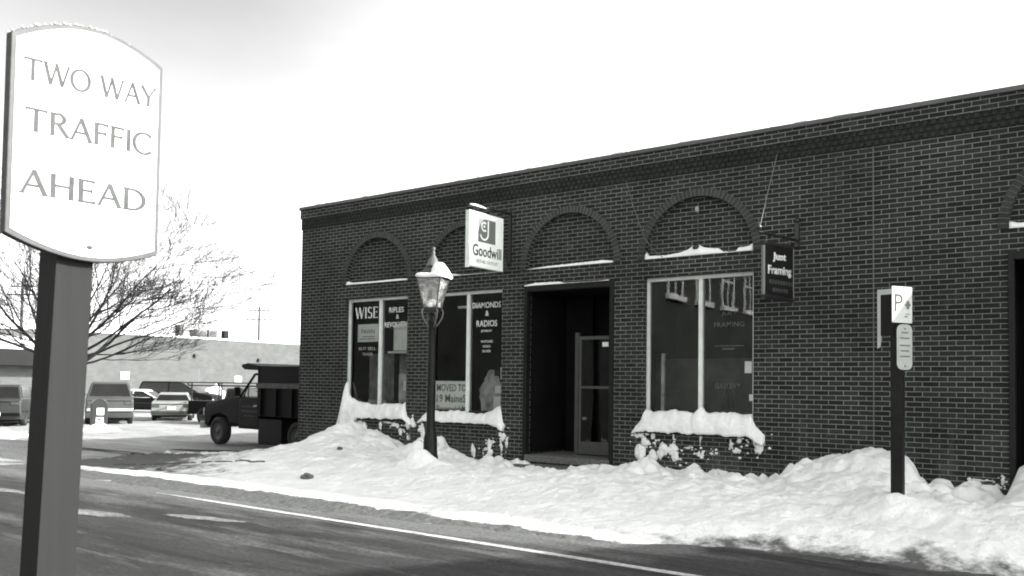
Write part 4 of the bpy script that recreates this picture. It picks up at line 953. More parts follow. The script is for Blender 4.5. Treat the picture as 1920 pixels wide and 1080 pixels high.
for z0 in (2.31, 1.90):
    b = MB(); b.lathe([(.008, 0), (.008, .006), (.001, .007)], 8, (0, 0, 0))
    b.v = [org+ux*(.185+q_.x)+Vector((0, 0, z0+q_.y))+nx_*(.006+q_.z) for q_ in b.v]
    b.build('bolt', M['iron'], pp)
b = MB(); b.prism([(0, 0), (.035, .02), (.05, .18), (.10, .2), (.10, .24), (.05, .26), (.05, .60), (.17, .60), (.17, .66), (0, .66)], (-.20, -.02, 2.10), (.97, -.24, 0), (0, 0, 1), (-.002, -.01, 0))
b.build('side_plate', mat('side_plate_grey', .45, .6), pp)
b = MB(); b.prism([(.0, 0), (.15, 0), (.15, .46), (.0, .46)], (-.165, -.04, 2.24), (.97, -.24, 0), (0, 0, 1), (.002, .012, 0)); b.build('side_backing', M['black'], pp)

# ================================================================== NEAR TRAFFIC SIGN
ts = thing('traffic_sign', 'large white board lettered TWO WAY TRAFFIC AHEAD on a grey timber post', 'traffic sign', (11.43, -10.716, 0))
X0 = 11.43; Y0 = -10.716
def W(x, y, z): return Vector((x-X0, y-Y0, z))
# post leaning slightly: front face at X=11.50
b = MB()
lean = .028
def py(y, z): return y-lean*(2.07-z)
for zt, zb in ((2.30, -.1),):
    vs = []
    for z in (zb, zt):
        for (x, y) in ((11.36, -10.79), (11.50, -10.79), (11.50, -10.643), (11.36, -10.643)): vs.append(W(x, py(y, z), z))
    b.add(vs, [(0, 1, 2, 3), (7, 6, 5, 4), (0, 4, 5, 1), (1, 5, 6, 2), (2, 6, 7, 3), (3, 7, 4, 0)])
b.build('post', M['wood'], ts, bevel=.004)
FX = 11.545
def board_pts(ins, ztl, ztr, crown, zbl, zbr, sag, y0, y1):
    P = []; n = 24
    yb0, yb1 = y0+ins, y1-ins
    for i in range(n+1):   # bottom left to right
        t = i/n; P.append((yb0+(yb1-yb0)*t, (zbl+(zbr-zbl)*t)-sag*math.sin(math.pi*t)**.9+ins))
    for i in range(n+1):   # top right to left
        t = 1-i/n; P.append((yb0+(yb1-yb0)*t, (ztl+(ztr-ztl)*t)+crown*math.sin(math.pi*t)**.9-ins))
    return P
BP = dict(ztl=2.915, ztr=2.965, crown=.09, zbl=2.165, zbr=2.157, sag=.067, y0=-11.00, y1=-10.392)
def board(ins): return [(y-Y0, z) for y, z in board_pts(ins, **BP)]
b = MB(); b.prism(board(0), (FX-.045-X0, 0, 0), (0, 1, 0), (0, 0, 1), (.045, 0, 0)); b.build('sign_board', mat('board_edge', .04, .6, 0, .3, 20), ts, bevel=.004)
b = MB(); b.prism(board(.017), (FX+.0005-X0, 0, 0), (0, 1, 0), (0, 0, 1), (.002, 0, 0)); b.build('sign_face', mat('sign_enamel', .62, .6, 0, .03), ts)
# (bottom-left, top-left, bottom-right) of each line of letters in (Y, Z)
LINES = [('TWO WAY', (-10.955, 2.749), (-10.424, 2.780), .086), ('TRAFFIC', (-10.945, 2.557), (-10.432, 2.574), .091), ('AHEAD', (-10.952, 2.319), (-10.455, 2.328), .094)]
for s_, (yl, zl), (yr, zr), h_ in LINES:
    serif_on(s_, 'lettering', W(FX+.0026, yl, zl), (0, yr-yl, zr-zl), (0, 0, h_), (1, 0, 0), M['carved'], ts, .165, .105, .07, .0012)
b = MB(); b.lathe([(.012, 0), (.012, .003), (.001, .005)], 10)
for i in range(len(b.v)): q_ = b.v[i]; b.v[i] = W(FX+.003+q_.z, -10.685+q_.x, 2.15+q_.y*.7)
b.build('bolt', M['carved'], ts)
# rim of frost along the top of the board
b = MB(); P = board_pts(0, **BP)[25:]
random.seed(3)
for i in range(60):
    t = random.random()*(len(P)-1.01); k = int(t); f_ = t-k
    y = P[k][0]*(1-f_)+P[k+1][0]*f_; z = P[k][1]*(1-f_)+P[k+1][1]*f_
    if y > -10.45: continue
    s_ = random.uniform(.004, .009)
    c0 = W(FX-random.uniform(.0, .04), y, z+s_*.3)
    b.add([c0+Vector((s_, 0, 0)), c0+Vector((-s_, 0, 0)), c0+Vector((0, s_*1.6, 0)), c0+Vector((0, -s_*1.6, 0)), c0+Vector((0, 0, s_))], [(0, 2, 4), (2, 1, 4), (1, 3, 4), (3, 0, 4), (0, 3, 1, 2)])
o = b.build('frost', M['snowclean'], None, True); o.location = ts.location; tag(o, 'beads of frost along the curved top edge of the TWO WAY TRAFFIC AHEAD board', 'frost', None, 'stuff')

# ================================================================== VEHICLES
def wheel(x, y, r, wd, side, par, hub=.6):
    """y is the outer face, side = +1/-1"""
    b = MB(); n = 24; prof = [(r*hub, 0), (r*.93, 0), (r, .03), (r, wd-.03), (r*.93, wd), (r*hub, wd)]
    vs = []; fs = []
    for rr, dd in prof:
        for i in range(n): t = 2*math.pi*i/n; vs.append((x+rr*math.cos(t), y-side*dd, r+rr*math.sin(t)))
    for k in range(len(prof)):
        k2 = (k+1) % len(prof)
        for i in range(n): fs.append((k*n+i, k*n+(i+1) % n, k2*n+(i+1) % n, k2*n+i))
    b.add(vs, fs); w_ = b.build('wheel', M['tyre'], par, True)
    b = MB(); prof = [(.001, .01), (r*.15, .01), (r*.2, .04), (r*.45, .05), (r*hub, .015)]; vs = []; fs = []
    for rr, dd in prof:
        for i in range(n): t = 2*math.pi*i/n; vs.append((x+rr*math.cos(t), y-side*dd, r+rr*math.sin(t)))
    for k in range(len(prof)-1):
        for i in range(n): fs.append((k*n+i, k*n+(i+1) % n, (k+1)*n+(i+1) % n, (k+1)*n+i))
    b.add(vs, fs); b.build('rim', M['rim'], w_, True)
def hull(name, prof, half, taper, mt, par, z_ref, ztop, bevel=.03):
    """side profile polygon (x,z), extruded to +-half width; width narrows by taper between z_ref and ztop"""
    bm = bmesh.new(); n = len(prof); L_, R_ = [], []
    for x, z in prof:
        h = half-(taper*max(0, min(1, (z-z_ref)/(ztop-z_ref))))
        L_.append(bm.verts.new((x, h, z))); R_.append(bm.verts.new((x, -h, z)))
    bm.faces.new(L_); bm.faces.new(list(reversed(R_)))
    for i in range(n): bm.faces.new((L_[(i+1) % n], L_[i], R_[i], R_[(i+1) % n]))
    bmesh.ops.recalc_face_normals(bm, faces=bm.faces)
    bmesh.ops.bevel(bm, geom=[e for e in bm.edges], offset=bevel, segments=3, affect='EDGES', profile=.7, clamp_overlap=True)
    me = bpy.data.meshes.new(name); bm.to_mesh(me); bm.free()
    for p_ in me.polygons: p_.use_smooth = True
    return new_obj(name, me, M[mt] if isinstance(mt, str) else mt, par)
def quad(name, pts, mt, par, th=.008):
    """flat panel from 4 points thickened along its normal"""
    P = [Vector(p_) for p_ in pts]; nn = (P[1]-P[0]).cross(P[2]-P[0]).normalized()*th; b = MB()
    b.add(P+[p_+nn for p_ in P], [(0, 1, 2, 3), (7, 6, 5, 4), (0, 4, 5, 1), (1, 5, 6, 2), (2, 6, 7, 3), (3, 7, 4, 0)])
    return b.build(name, M[mt], par)
def car(name, label, cat, loc, rz, P, group='cars parked in the lot'):
    """x forward, origin on the ground under the middle. P: dict of sizes"""
    t = thing(name, label, cat, loc, rz, group); L, Wd, H = P['L'], P['W'], P['H']; hw = Wd/2; r = P.get('r', .32)
    zb = P.get('belt', .85); body = P['paint']; xr, xf = -L/2, L/2
    hood, deck = P['hood'], P['deck']   # lengths of bonnet and boot
    dz = P.get('deckz', zb+.02)
    prof = [(xr+.05, .28), (xr, .45), (xr+.02, dz-.08), (xr+.10, dz), (xr+deck, zb+.05), (xf-hood, zb+.03), (xf-.12, zb-.10), (xf, zb-.22), (xf, .40), (xf-.08, .26)]
    hull('body', prof, hw, .03, body, t, .6, zb, .05)
    rk, rf_ = P.get('rake_r', .45), P.get('rake_f', .6)
    hull('cabin', [(xr+deck-.05, zb), (xr+deck+rk, H-.03), (xr+deck+rk+.25, H), (xf-hood-rf_-.15, H), (xf-hood-rf_, H-.03), (xf-hood+.05, zb)], hw-.04, P.get('tumble', .16), P.get('roofpaint', body), t, zb, H, .04)
    tb = P.get('tumble', .16)
    def yy(z): return hw-.04-tb*(z-zb)/(H-zb)
    za, zc = zb+.06, H-.10; fa, fc_ = (za-zb)/(H-zb), (zc-zb)/(H-zb)
    # rear window, windscreen
    e = .012
    xa, xc = xr+deck-.05+(rk+.05)*fa, xr+deck-.05+(rk+.05)*fc_
    quad('rear_window', [(xa-e, -yy(za)+.07, za), (xa-e, yy(za)-.07, za), (xc-e, yy(zc)-.07, zc), (xc-e, -yy(zc)+.07, zc)], 'carglass', t, -.006 if 0 else .006)
    xa, xc = xf-hood+.05-(rf_+.05)*fa, xf-hood+.05-(rf_+.05)*fc_
    quad('windscreen', [(xa+e, yy(za)-.07, za), (xa+e, -yy(za)+.07, za), (xc+e, -yy(zc)+.07, zc), (xc+e, yy(zc)-.07, zc)], 'carglass', t)
    x0, x1 = xr+deck+.12, xf-hood-.12; mid = (x0+x1)/2
    for sg in (1, -1):
        for a_, c_, ka, kc in ((x0, mid-.04, rk*.8, 0), (mid+.04, x1, 0, -rf_*.85)):
            pts = [(a_, sg*(yy(za)+e), za), (c_, sg*(yy(za)+e), za), (c_+kc, sg*(yy(zc)+e), zc), (a_+ka, sg*(yy(zc)+e), zc)]
            if sg > 0: pts = [pts[1], pts[0], pts[3], pts[2]]
            quad('side_window', pts, 'carglass', t)
    for z_ in P.get('bumpers', (.48,)):
        b = MB(); b.box(xr-.10, xr+.02, -hw+.03, hw-.03, z_-.06, z_+.06); b.build('rear_bumper', M[P.get('bump', 'chrome')], t, bevel=.025)
    b = MB(); b.box(xf-.02, xf+.09, -hw+.03, hw-.03, .42, .54); b.build('front_bumper', M[P.get('bump', 'chrome')], t, bevel=.025)
    zl = P.get('lampz', .70)
    for sg in (1, -1):
        b = MB(); b.box(xr-.012, xr+.03, min(sg*(hw-.36), sg*(hw-.06)), max(sg*(hw-.36), sg*(hw-.06)), zl-.06, zl+.06); b.build('tail_lamp', M['lamp_red'], t, bevel=.008)
        b = MB(); b.box(xf-.03, xf+.012, min(sg*(hw-.32), sg*(hw-.08)), max(sg*(hw-.32), sg*(hw-.08)), .58, .70); b.build('headlight', M['lettermid'], t, bevel=.008)
        for wx in (xr+P.get('ro', .95), xf-P.get('fo', .85)): wheel(wx, sg*(hw-.0), r, .2, sg, t)
    b = MB(); b.box(xr-.115 if P.get('platelow', True) else xr-.02, xr-.10 if P.get('platelow', True) else xr-.005, -.18+P.get('px', 0), .18+P.get('px', 0), P.get('pz', .42)-.07, P.get('pz', .42)+.07); b.build('number_plate', M['plate'], t)
    b = MB(); b.box(xr+.4, xf-.5, -hw+.25, hw-.25, .18, .30); b.build('underbody', M['black'], t)
    b = MB(); b.box(xr-.014, xr+.02, -hw+.10, hw-.10, dz-.115, dz-.10); b.build('boot_seam', M['black'], t)
    for sg in (1, -1):
        b = MB(); b.box(xf-hood-.25, xf-hood-.12, min(sg*hw, sg*(hw+.14)), max(sg*hw, sg*(hw+.14)), zb+.02, zb+.13); b.build('wing_mirror', M['black'], t, bevel=.01)
        b = MB(); b.box(xr+.3, xf-.3, min(sg*(hw-.004), sg*(hw+.012)), max(sg*(hw-.004), sg*(hw+.012)), .56, .60); b.build('side_trim', M['iron'], t)
        b = MB(); b.box(mid-.01, mid+.01, min(sg*(hw-.004), sg*(hw+.004)), max(sg*(hw-.004), sg*(hw+.004)), .34, zb-.04); b.build('door_seam', M['black'], t)
    return t
LZ = -.18
def heading(px_cam):  # yaw for a car whose nose points away from the camera along the view ray to loc, plus offset
    return px_cam
def away(loc, off): return math.atan2(loc[1]-CAM.y, loc[0]-CAM.x)+R(off)
l1 = (-21.15, 7.2, LZ); car('parked_wagon', 'tall grey 1970s wagon seen from behind, parked beyond the mailbox', 'car', l1, away(l1, 1.5), dict(L=4.6, W=1.80, H=1.78, belt=1.12, hood=1.5, deck=.25, deckz=1.10, rake_r=.35, paint='cargrey', bumpers=(.62,), bump='chrome', lampz=.90, pz=.50, px=.28, r=.37, tumble=.20))
l2 = (-22.35, 11.1, LZ); car('parked_sedan', 'pale low sedan with white number plate seen from behind between wagon and trucks', 'car', l2, away(l2, -3), dict(L=4.5, W=1.74, H=1.30, belt=.88, hood=1.3, deck=.75, deckz=.90, rake_r=.55, paint='carpale', bumpers=(.42,), bump='carmid', lampz=.70, pz=.62, platelow=False, tumble=.24))
l3 = (-32.0, 15.3, LZ-.02); car('parked_hatchback', 'dark car with a snow white roof parked side-on behind the grey wagon', 'car', l3, R(38), dict(L=4.2, W=1.65, H=1.36, belt=.86, hood=1.2, deck=.4, rake_r=.6, rake_f=.8, paint='cardark', roofpaint='white', bump='cardark', r=.31))
l4 = (-37.6, 21.1, LZ-.02); car('parked_minivan', 'long dark minivan with a sloping nose near the pale brick wall', 'car', l4, R(34), dict(L=5.2, W=1.85, H=1.85, belt=1.05, hood=.9, deck=.1, rake_r=.2, rake_f=1.4, paint='cardark', bump='cardark', r=.34))
l5 = (-21.9, 3.55, LZ); car('parked_van', 'dark vehicle half hidden behind the left side of the large sign post', 'car', l5, away(l5, -12), dict(L=4.8, W=1.7, H=1.62, belt=1.05, hood=1.0, deck=.3, rake_r=.3, paint='carmid', bump='cardark', lampz=.9, pz=.5))
l6 = (-23.6, 1.2, LZ); car('parked_coupe', 'car showing only its tail at the left edge of the photo', 'car', l6, away(l6, 30), dict(L=4.6, W=1.7, H=1.28, belt=.85, hood=1.3, deck=.8, paint='cargrey', bump='cardark'))

# ---- dump truck by the corner
dt = thing('dump_truck', 'dark dump truck standing in the shade beside the brick building corner', 'truck', (-6.15, 3.25, -.14), R(180-4))
# local x forward; front axle at x=0
hw = .98
hull('bonnet', [(-1.05, .62), (-1.05, 1.38), (-.2, 1.32), (.72, 1.16), (.80, 1.05), (.80, .55), (.60, .50), (.52, .62), (.40, .80), (.0, .90), (-.40, .80), (-.52, .6)], hw-.06, .06, 'cardark', dt, 1.0, 1.4, .03)
hull('cab', [(-1.0, .5), (-1.0, 1.36), (-2.0, 1.36), (-2.0, .5)], hw-.05, .02, 'cardark', dt, 1.0, 1.4, .03)
b = MB()
ct = .78; cb = .90
for sg in (1, -1):
    b.tube([(-1.0, sg*cb, 1.36), (-1.52, sg*ct, 1.98)], .035, 6); b.tube([(-2.0, sg*cb, 1.36), (-2.0, sg*ct, 2.0)], .05, 6)
    b.tube([(-1.18, sg*(cb-.01), 1.37), (-1.30, sg*(ct+.05), 1.70)], .014, 5)
b.build('cab_pillars', M['cardark'], dt)
hull('cab_roof', [(-1.46, 1.97), (-1.52, 2.03), (-2.02, 2.05), (-2.04, 1.97)], ct+.04, .04, 'cardark', dt, 1.97, 2.05, .015)
b = MB(); b.box(-2.03, -1.99, -ct, ct, 1.37, 1.98); b.build('cab_rear', M['carglass'] if 0 else M['cardark'], dt) if 0 else None
b = MB()
for sg in (1, -1): b.tube([(-1.75, sg*.45, 1.37), (-1.78, sg*.45, 1.62), (-1.78, sg*.2, 1.62), (-1.75, sg*.2, 1.37)], .05, 6)
b.build('seat', M['black'], dt)
b = MB(); b.lathe([(.17, 0), (.19, .01), (.17, .02)], 16, (-1.30, .4, 1.52)); b.build('steering_wheel', M['black'], dt)
b = MB(); b.tube([(-1.06, cb+.02, 1.40), (-1.10, cb+.16, 1.42), (-1.10, cb+.17, 1.62)], .012, 5); b.box(-1.14, -1.10, cb+.08, cb+.24, 1.40, 1.64); b.build('wing_mirror', M['black'], dt)
b = MB(); b.box(-1.96, -1.08, hw-.062, hw-.038, .56, 1.30); door_ = b.build('door', mat('truck_door', .007, .5, spec=.15), dt, bevel=.01)
b = MB(); b.box(-1.92, -1.78, hw-.036, hw-.01, 1.12, 1.16); b.build('door_handle', M['chrome'], door_)
b = MB(); random.seed(5)
for row, (z_, n_, h_) in enumerate(((1.08, 8, .07), (.96, 9, .06), (.84, 6, .04))):
    for k in range(n_):
        xx = -1.18-k*.085-(.06*row if row != 1 else 0); b.prism([(xx, z_), (xx-.05, z_), (xx-.055, z_+h_*random.uniform(.6, 1)), (xx-.01, z_+h_)], (0, hw-.037, 0), (1, 0, 0), (0, 0, 1), (0, .004, 0))
b.build('faded_door_lettering', mat('truck_letter', .03, .6), door_)
b = MB(); b.box(.79, .84, -.72, .72, .74, 1.06); b.build('grille', M['cargrey'], dt, bevel=.01)
b = MB(); b.box(.74, .94, -.98, .98, .44, .64); b.build('front_bumper', mat('dull_bumper', .28, .5), dt, bevel=.03)
for sg in (1, -1):
    b = MB(); b.box(.80, .855, sg*.82-.11, sg*.82+.11, .82, 1.02); b.build('headlight', M['lettermid'], dt, bevel=.01)
for sg in (1, -1):
    wheel(0, sg*hw, .39, .24, sg, dt); wheel(-3.85, sg*(hw+.08), .39, .46, sg, dt)
b = MB(); b.box(-5.2, -.4, -.42, .42, .48, .66); b.box(-3.1, -2.05, .45, .98, .12, .80); b.box(-3.1, -2.05, -.98, -.45, .12, .80); b.build('chassis', M['black'], dt)
b = MB(); b.box(-5.4, -2.12, -1.08, 1.08, .88, .98); b.box(-2.18, -2.12, -1.08, 1.08, .98, 2.22); b.box(-5.4, -2.18, 1.03, 1.08, .98, 1.62); b.box(-5.4, -2.18, -1.08, -1.03, .98, 1.62); b.box(-5.4, -5.34, -1.03, 1.03, .98, 1.62)
bed = b.build('dump_body', M['cardark'], dt)
M['worn_rail'] = mat('worn_rail', .06, .6, 0, .4)
for sg in (1, -1):
    def sb(nm, x0, x1, ya, yb, z0, z1, mt): bb = MB(); bb.box(x0, x1, min(sg*ya, sg*yb), max(sg*ya, sg*yb), z0, z1); bb.build(nm, mt, bed)
    for x_ in (-2.3, -3.0, -3.7, -4.4, -5.1): sb('side_rib', x_-.05, x_+.05, 1.082, 1.14, .9, 1.62, M['cardark'])
    sb('side_rail', -5.4, -2.13, 1.085, 1.13, 1.625, 1.76, M['worn_rail']); sb('side_board', -5.4, -2.13, 1.04, 1.07, 1.765, 2.20, M['cardark'])
b = MB(); b.prism([(-2.10, 2.10), (-1.36, 2.13), (-1.22, 2.20), (-1.22, 2.26), (-1.50, 2.30), (-2.10, 2.22)], (0, -1.0, 0), (1, 0, 0), (0, 0, 1), (0, 2.0, 0)); b.build('cab_shield', M['cardark'], bed)

# ---- pickup with ladder rack, beyond the dump truck
pk = thing('pickup_truck', 'dark pickup with a tubular ladder rack behind the dump truck', 'truck', (-16.05, 10.5, LZ), R(8))
hull('bed', [(-2.5, .42), (-2.5, 1.0), (-.5, 1.0), (-.5, .42)], .92, .02, 'cardark', pk, .5, 1.0, .03)
hull('front_body', [(-.49, .42), (-.49, 1.02), (1.2, 1.0), (2.4, .90), (2.45, .5), (2.3, .40)], .92, .03, 'cardark', pk, .5, 1.0, .04)
hull('cabin', [(-.45, .98), (-.35, 1.56), (.5, 1.58), (1.1, .98)], .86, .12, 'cargrey', pk, 1.0, 1.6, .04)
quad('rear_window', [(-.455, -.66, 1.08), (-.455, .66, 1.08), (-.385, .60, 1.48), (-.385, -.60, 1.48)], 'carglass', pk)
quad('side_window', [(-.30, -.86, 1.06), (.70, -.86, 1.06), (.42, -.775, 1.50), (-.25, -.775, 1.50)], 'carglass', pk)
b = MB()
for sg in (1, -1):
    b.tube([(-2.55, sg*.84, 1.66), (-2.62, sg*.84, 1.72), (-2.55, sg*.84, 1.79), (2.2, sg*.84, 1.79)], .028, 6)
    b.tube([(-2.55, sg*.84, 1.66), (2.2, sg*.84, 1.66)], .028, 6)
    for x_ in (-2.35, -.7, 1.0): b.tube([(x_, sg*.84, .98 if x_ < 0 else 1.0), (x_, sg*.84, 1.79)], .035, 6)
for x_ in (-2.35, -.7, 1.0, 2.1): b.tube([(x_, -.84, 1.79), (x_, .84, 1.79)], .025, 6)
b.build('ladder_rack', M['iron'], pk)
for sg in (1, -1):
    wheel(-1.6, sg*.92, .35, .22, sg, pk); wheel(1.6, sg*.92, .35, .22, sg, pk)
    b = MB(); b.box(-2.515, -2.48, sg*.80-.07, sg*.80+.07, .70, .92); b.build('tail_lamp', M['lamp_red'], pk)
b = MB(); b.box(-2.62, -2.5, -.88, .88, .42, .56); b.build('rear_bumper', M['cargrey'], pk, bevel=.02)
b = MB(); b.box(-2.52, -2.502, -.7, .7, .60, .95); b.build('tailgate', M['cardark'], pk, bevel=.005)

# ---- mailbox with notices
mb_ = thing('mailbox', 'dark round topped mailbox with a white notice in front of the grey wagon', 'mailbox', (-16.1, 4.1, -.18), math.atan2(CAM.y-4.1, CAM.x+16.1)+R(6))
P = [(-.27, .12), (.27, .12), (.27, .88)]+[(.27*math.cos(R(a)), .88+.27*math.sin(R(a))) for a in range(15, 180, 15)]+[(-.27, .88)]
b = MB(); b.prism(P, (-.25, 0, 0), (0, 1, 0), (0, 0, 1), (.5, 0, 0)); b.build('box', mat('mailbox_paint', .02, .4), mb_, bevel=.012)
for y_ in (-.22, .22):
    for x_ in (-.2, .2):
        b = MB(); b.box(x_-.03, x_+.03, y_-.03, y_+.03, -.05, .12); b.build('leg', M['black'], mb_)
b = MB(); b.box(.251, .256, -.10, .14, .55, .80); b.build('notice', M['paperwhite'], mb_)
b = MB(); b.box(.2565, .259, .03, .075, .59, .68); b.build('notice_mark', M['ink'], mb_)
b = MB(); b.box(.251, .256, -.12, .13, .20, .46); nl = b.build('lower_label', M['paper'], mb_)
b = MB(); b.prism([(-.09, .38), (.0, .33), (.10, .40), (.10, .43), (.02, .40), (-.05, .43)], (.2565, 0, 0), (0, 1, 0), (0, 0, 1), (.003, 0, 0)); b.prism([(-.1, .24), (-.03, .24), (-.05, .30), (-.1, .33)], (.2565, 0, 0), (0, 1, 0), (0, 0, 1), (.003, 0, 0)); b.build('label_mark', M['ink'], nl)
def heap(name, x0, y0, rx_, ry_, h_, label, seed, z0=LZ, group=None):
    n = 30; vs = []; fs = []
    for j in range(n+1):
        for i in range(n+1):
            u_, v_ = i/n*2-1, j/n*2-1; d = math.sqrt(u_*u_+v_*v_)
            k = max(0, 1-d)**.8*(1+.5*fbm(u_*1.5+seed, v_*1.5))+.25*max(0, 1-d)*fbm(u_*4+seed, v_*4)
            vs.append((x0+u_*rx_, y0+v_*ry_, z0-.03+h_*max(0, k)*1.0))
    for j in range(n):
        for i in range(n): a = j*(n+1)+i; fs.append((a, a+1, a+n+2, a+n+1))
    o = mesh(name, vs, fs, M['snow'], None, None, True); return tag(o, label, 'snow', group)
heap('snow_heap', -15.3, 3.75, .9, .7, .27, 'small snow heap in front of the dark mailbox', 3)
heap('snow_heap', -41, 26.8, 3.0, 2.6, 1.25, 'bright snow heap beyond the ladder rack pickup', 9)
heap('snow_heap', -31, 5.5, 7, 2.5, 1.5, 'low bright snow bank against the wall at the left edge', 17)
heap('snow_heap', -13.0, -.9, 3.2, 1.0, .36, 'low snow ridge by the road left of the large sign post', 23, -.1)
for k, (x, y, L_, W_, a_) in enumerate([(-3.6, 1.0, 2.0, .28, .35), (-2.2, .9, 1.2, .16, .3), (-1.3, .35, .9, .12, .2), (-5.2, -2.0, 2.4, .12, .05)]):
    o = blob_sheet('bare_asphalt', x, y, L_, W_, a_, ground_z(x, y)+.035, M['asphalt'], k*4.4, th=.006); tag(o, kind='structure')
for k, (x, y, L_, W_, a_) in enumerate([(5.95, -6.33, .62, .10, .20), (4.4, -7.0, .9, .16, .15), (1.2, -6.7, 1.2, .12, .06)]):
    o = blob_sheet('snow_drift', x, y, L_, W_, a_, .0085, M['drift'] if 'drift' in M else M['packed'], k*2.7, th=.008); tag(o, kind='structure')

# ================================================================== FAR BUILDING, CANOPY, POLES
fb = thing('warehouse_building', 'long pale brick flat roofed building across the parking lot', 'building')
FXW = -50; FT = 5.35
b = MB()
def fq(y0, y1, z0, z1): b.add([(FXW, y0, z0), (FXW, y1, z0), (FXW, y1, z1), (FXW, y0, z1)], [(0, 1, 2, 3)], [(y0, z0), (y1, z0), (y1, z1), (y0, z1)])
fq(-10, 29.9, -.6, FT); fq(29.9, 30.8, 1.9+.9, FT); fq(30.8, 75, -.6, FT)
b.add([(FXW, -10, -.6), (-80, -10, -.6), (-80, -10, FT), (FXW, -10, FT)], [(0, 1, 2, 3)]); b.add([(FXW, 75, -.6), (-80, 75, -.6), (-80, 75, FT), (FXW, 75, FT)], [(0, 1, 2, 3)])
b.build('wall', M['farbrick'], fb)
b = MB(); b.box(-80, FXW-.1, -10, 75, FT-.3, FT-.25); b.build('roof', M['snowclean'], fb)
b = MB(); b.box(FXW-.35, FXW+.06, -10, 75, FT, FT+.14); b.build('coping', M['farsteel'] if 0 else M['white'], fb)
b = MB(); b.box(FXW-.06, FXW-.02, 29.9, 30.8, .0, 2.8); b.build('door', mat('far_door', .045, .6), fb)
for (y0, y1, z0, z1) in ((23.8, 24.5, 1.8, 2.36), (34.4, 35.1, 1.7, 2.2)):
    b = MB(); b.box(FXW+.005, FXW+.04, y0, y1, z0, z1); b.build('wall_notice', M['white'], fb)
for (y, z) in ((30.35, 3.92), (36.9, 3.75)):
    b = MB(); b.box(FXW+.005, FXW+.28, y-.14, y+.14, z-.14, z+.1); b.build('wall_lamp', M['iron'], fb)
b = MB(); b.box(FXW-1.4, FXW-.8, 29.3, 29.75, FT, 6.5); o = b.build('roof_vent', M['farsteel'], None, bevel=.02); tag(o, 'narrow grey vent standing alone on the pale building roof', 'roof vent')
for i, (y0, y1, z1, lb) in enumerate(((31.45, 32.45, 6.25, 'left of two wide grey boxes on the far roof'), (32.6, 33.5, 6.3, 'right of two wide grey boxes on the far roof'))):
    un = thing('roof_unit', lb, 'air unit', (FXW-2, (y0+y1)/2, FT), 0, 'air handling units on the far roof')
    b = MB(); b.box(-.6, .6, (y0-y1)/2, (y1-y0)/2, 0.0, z1-FT); b.build('casing', M['farsteel'], un, bevel=.03)
    b = MB(); b.box(.602, .62, (y0-y1)/2+.15, (y1-y0)/2-.15, .2, z1-FT-.2); b.build('louvre', M['iron'], un)
b = MB(); b.box(FXW-1.6, FXW-1.1, 34.0, 34.45, FT, 6.28); o = b.build('roof_vent', M['cardark'], None, bevel=.02); tag(o, 'small dark vent right of the grey boxes on the far roof', 'roof vent')
b = MB(); b.tube([(FXW-1, 31.35, FT), (FXW-1, 31.35, 8.1)], .035, 6); b.tube([(FXW-1, 30.7, 8.05), (FXW-1, 31.4, 8.1)], .03, 5); b.tube([(FXW-1, 30.6, 7.25), (FXW-1, 31.35, 7.2)], .02, 5)
o = b.build('aerial_mast', M['farsteel']); tag(o, 'thin aerial mast with side arms on the far roof', 'aerial')
def pole(x, y, zt, label, s=1.0):
    p_ = thing('utility_pole', label, 'utility pole', (x, y, -.2), 0, 'utility poles beyond the lot')
    b = MB(); b.tube([(0, 0, 0), (0, 0, zt)], [.20*s, .12*s], 8); b.build('pole', M['farwood'], p_)
    d = Vector((.81, .59, 0))
    for zc, hw_ in ((zt-.45, 1.15*s), (zt-1.5*s, 1.5*s)):
        b = MB(); b.tube([tuple(-d*hw_+Vector((0, 0, zc))), tuple(d*hw_+Vector((0, 0, zc)))], .07*s, 6)
        b.build('crossarm', M['farwood'], p_)
        for k in (-.9, -.45, .45, .9):
            b = MB(); b.lathe([(.001, 0), (.06*s, .02), (.05*s, .2*s), (.001, .24*s)], 8, tuple(d*hw_*k+Vector((0, 0, zc+.06)))); b.build('insulator', M['farsteel'], p_)
M['farwood'] = mat('weathered_pole', .05, .9)
pole(-66.5, 49.4, 10.6, 'utility pole with two crossarms behind the pale building roof')
pole(-37.8, 10.85, 7.75, 'thin utility pole seen through the bare branches at left', .62)
# low building with snowy roof and dark fascia at far left
cn = thing('low_garage', 'low building with snow covered roof and dark fascia at the left edge', 'building', (0, 0, 0))
b = MB(); b.box(-44, -34, -2, 12.6, 2.40, 3.28); b.build('fascia', M['cardark'], cn)
b = MB(); b.prism([(-34, 3.29), (-44, 3.29), (-44, 4.3), (-41, 4.3), (-34, 3.5)], (0, -2, 0), (1, 0, 0), (0, 0, 1), (0, 14.6, 0)); b.build('snowy_roof', M['snowclean'], cn)
b = MB(); b.box(-43.5, -41.2, -2, 12.5, 4.31, 4.75); b.build('clerestory', M['farbrick'], cn)
b = MB(); b.prism([(-41.0, 4.76), (-43.9, 4.76), (-43.9, 5.15), (-41.0, 4.95)], (0, -2, 0), (1, 0, 0), (0, 0, 1), (0, 14.6, 0)); b.build('upper_snow', M['snowclean'], cn)
b = MB(); b.box(-44, -35.2, -2, 12.2, -.3, 2.39); b.build('wall', M['farbrick'], cn)

# ---- taller block up the street (outside the frame; throws the shadow over the road)
tb_ = thing('tall_corner_building', 'taller brick block further up the street beyond the right edge', 'building')
b = MB(); b.prism([(-1.6, -.2), (7, -.2), (7, 5.65), (-1.6, 8.3)], (24.8, 0, 0), (0, 1, 0), (0, 0, 1), (12, 0, 0)); b.build('wall', M['oppbrick'], tb_)
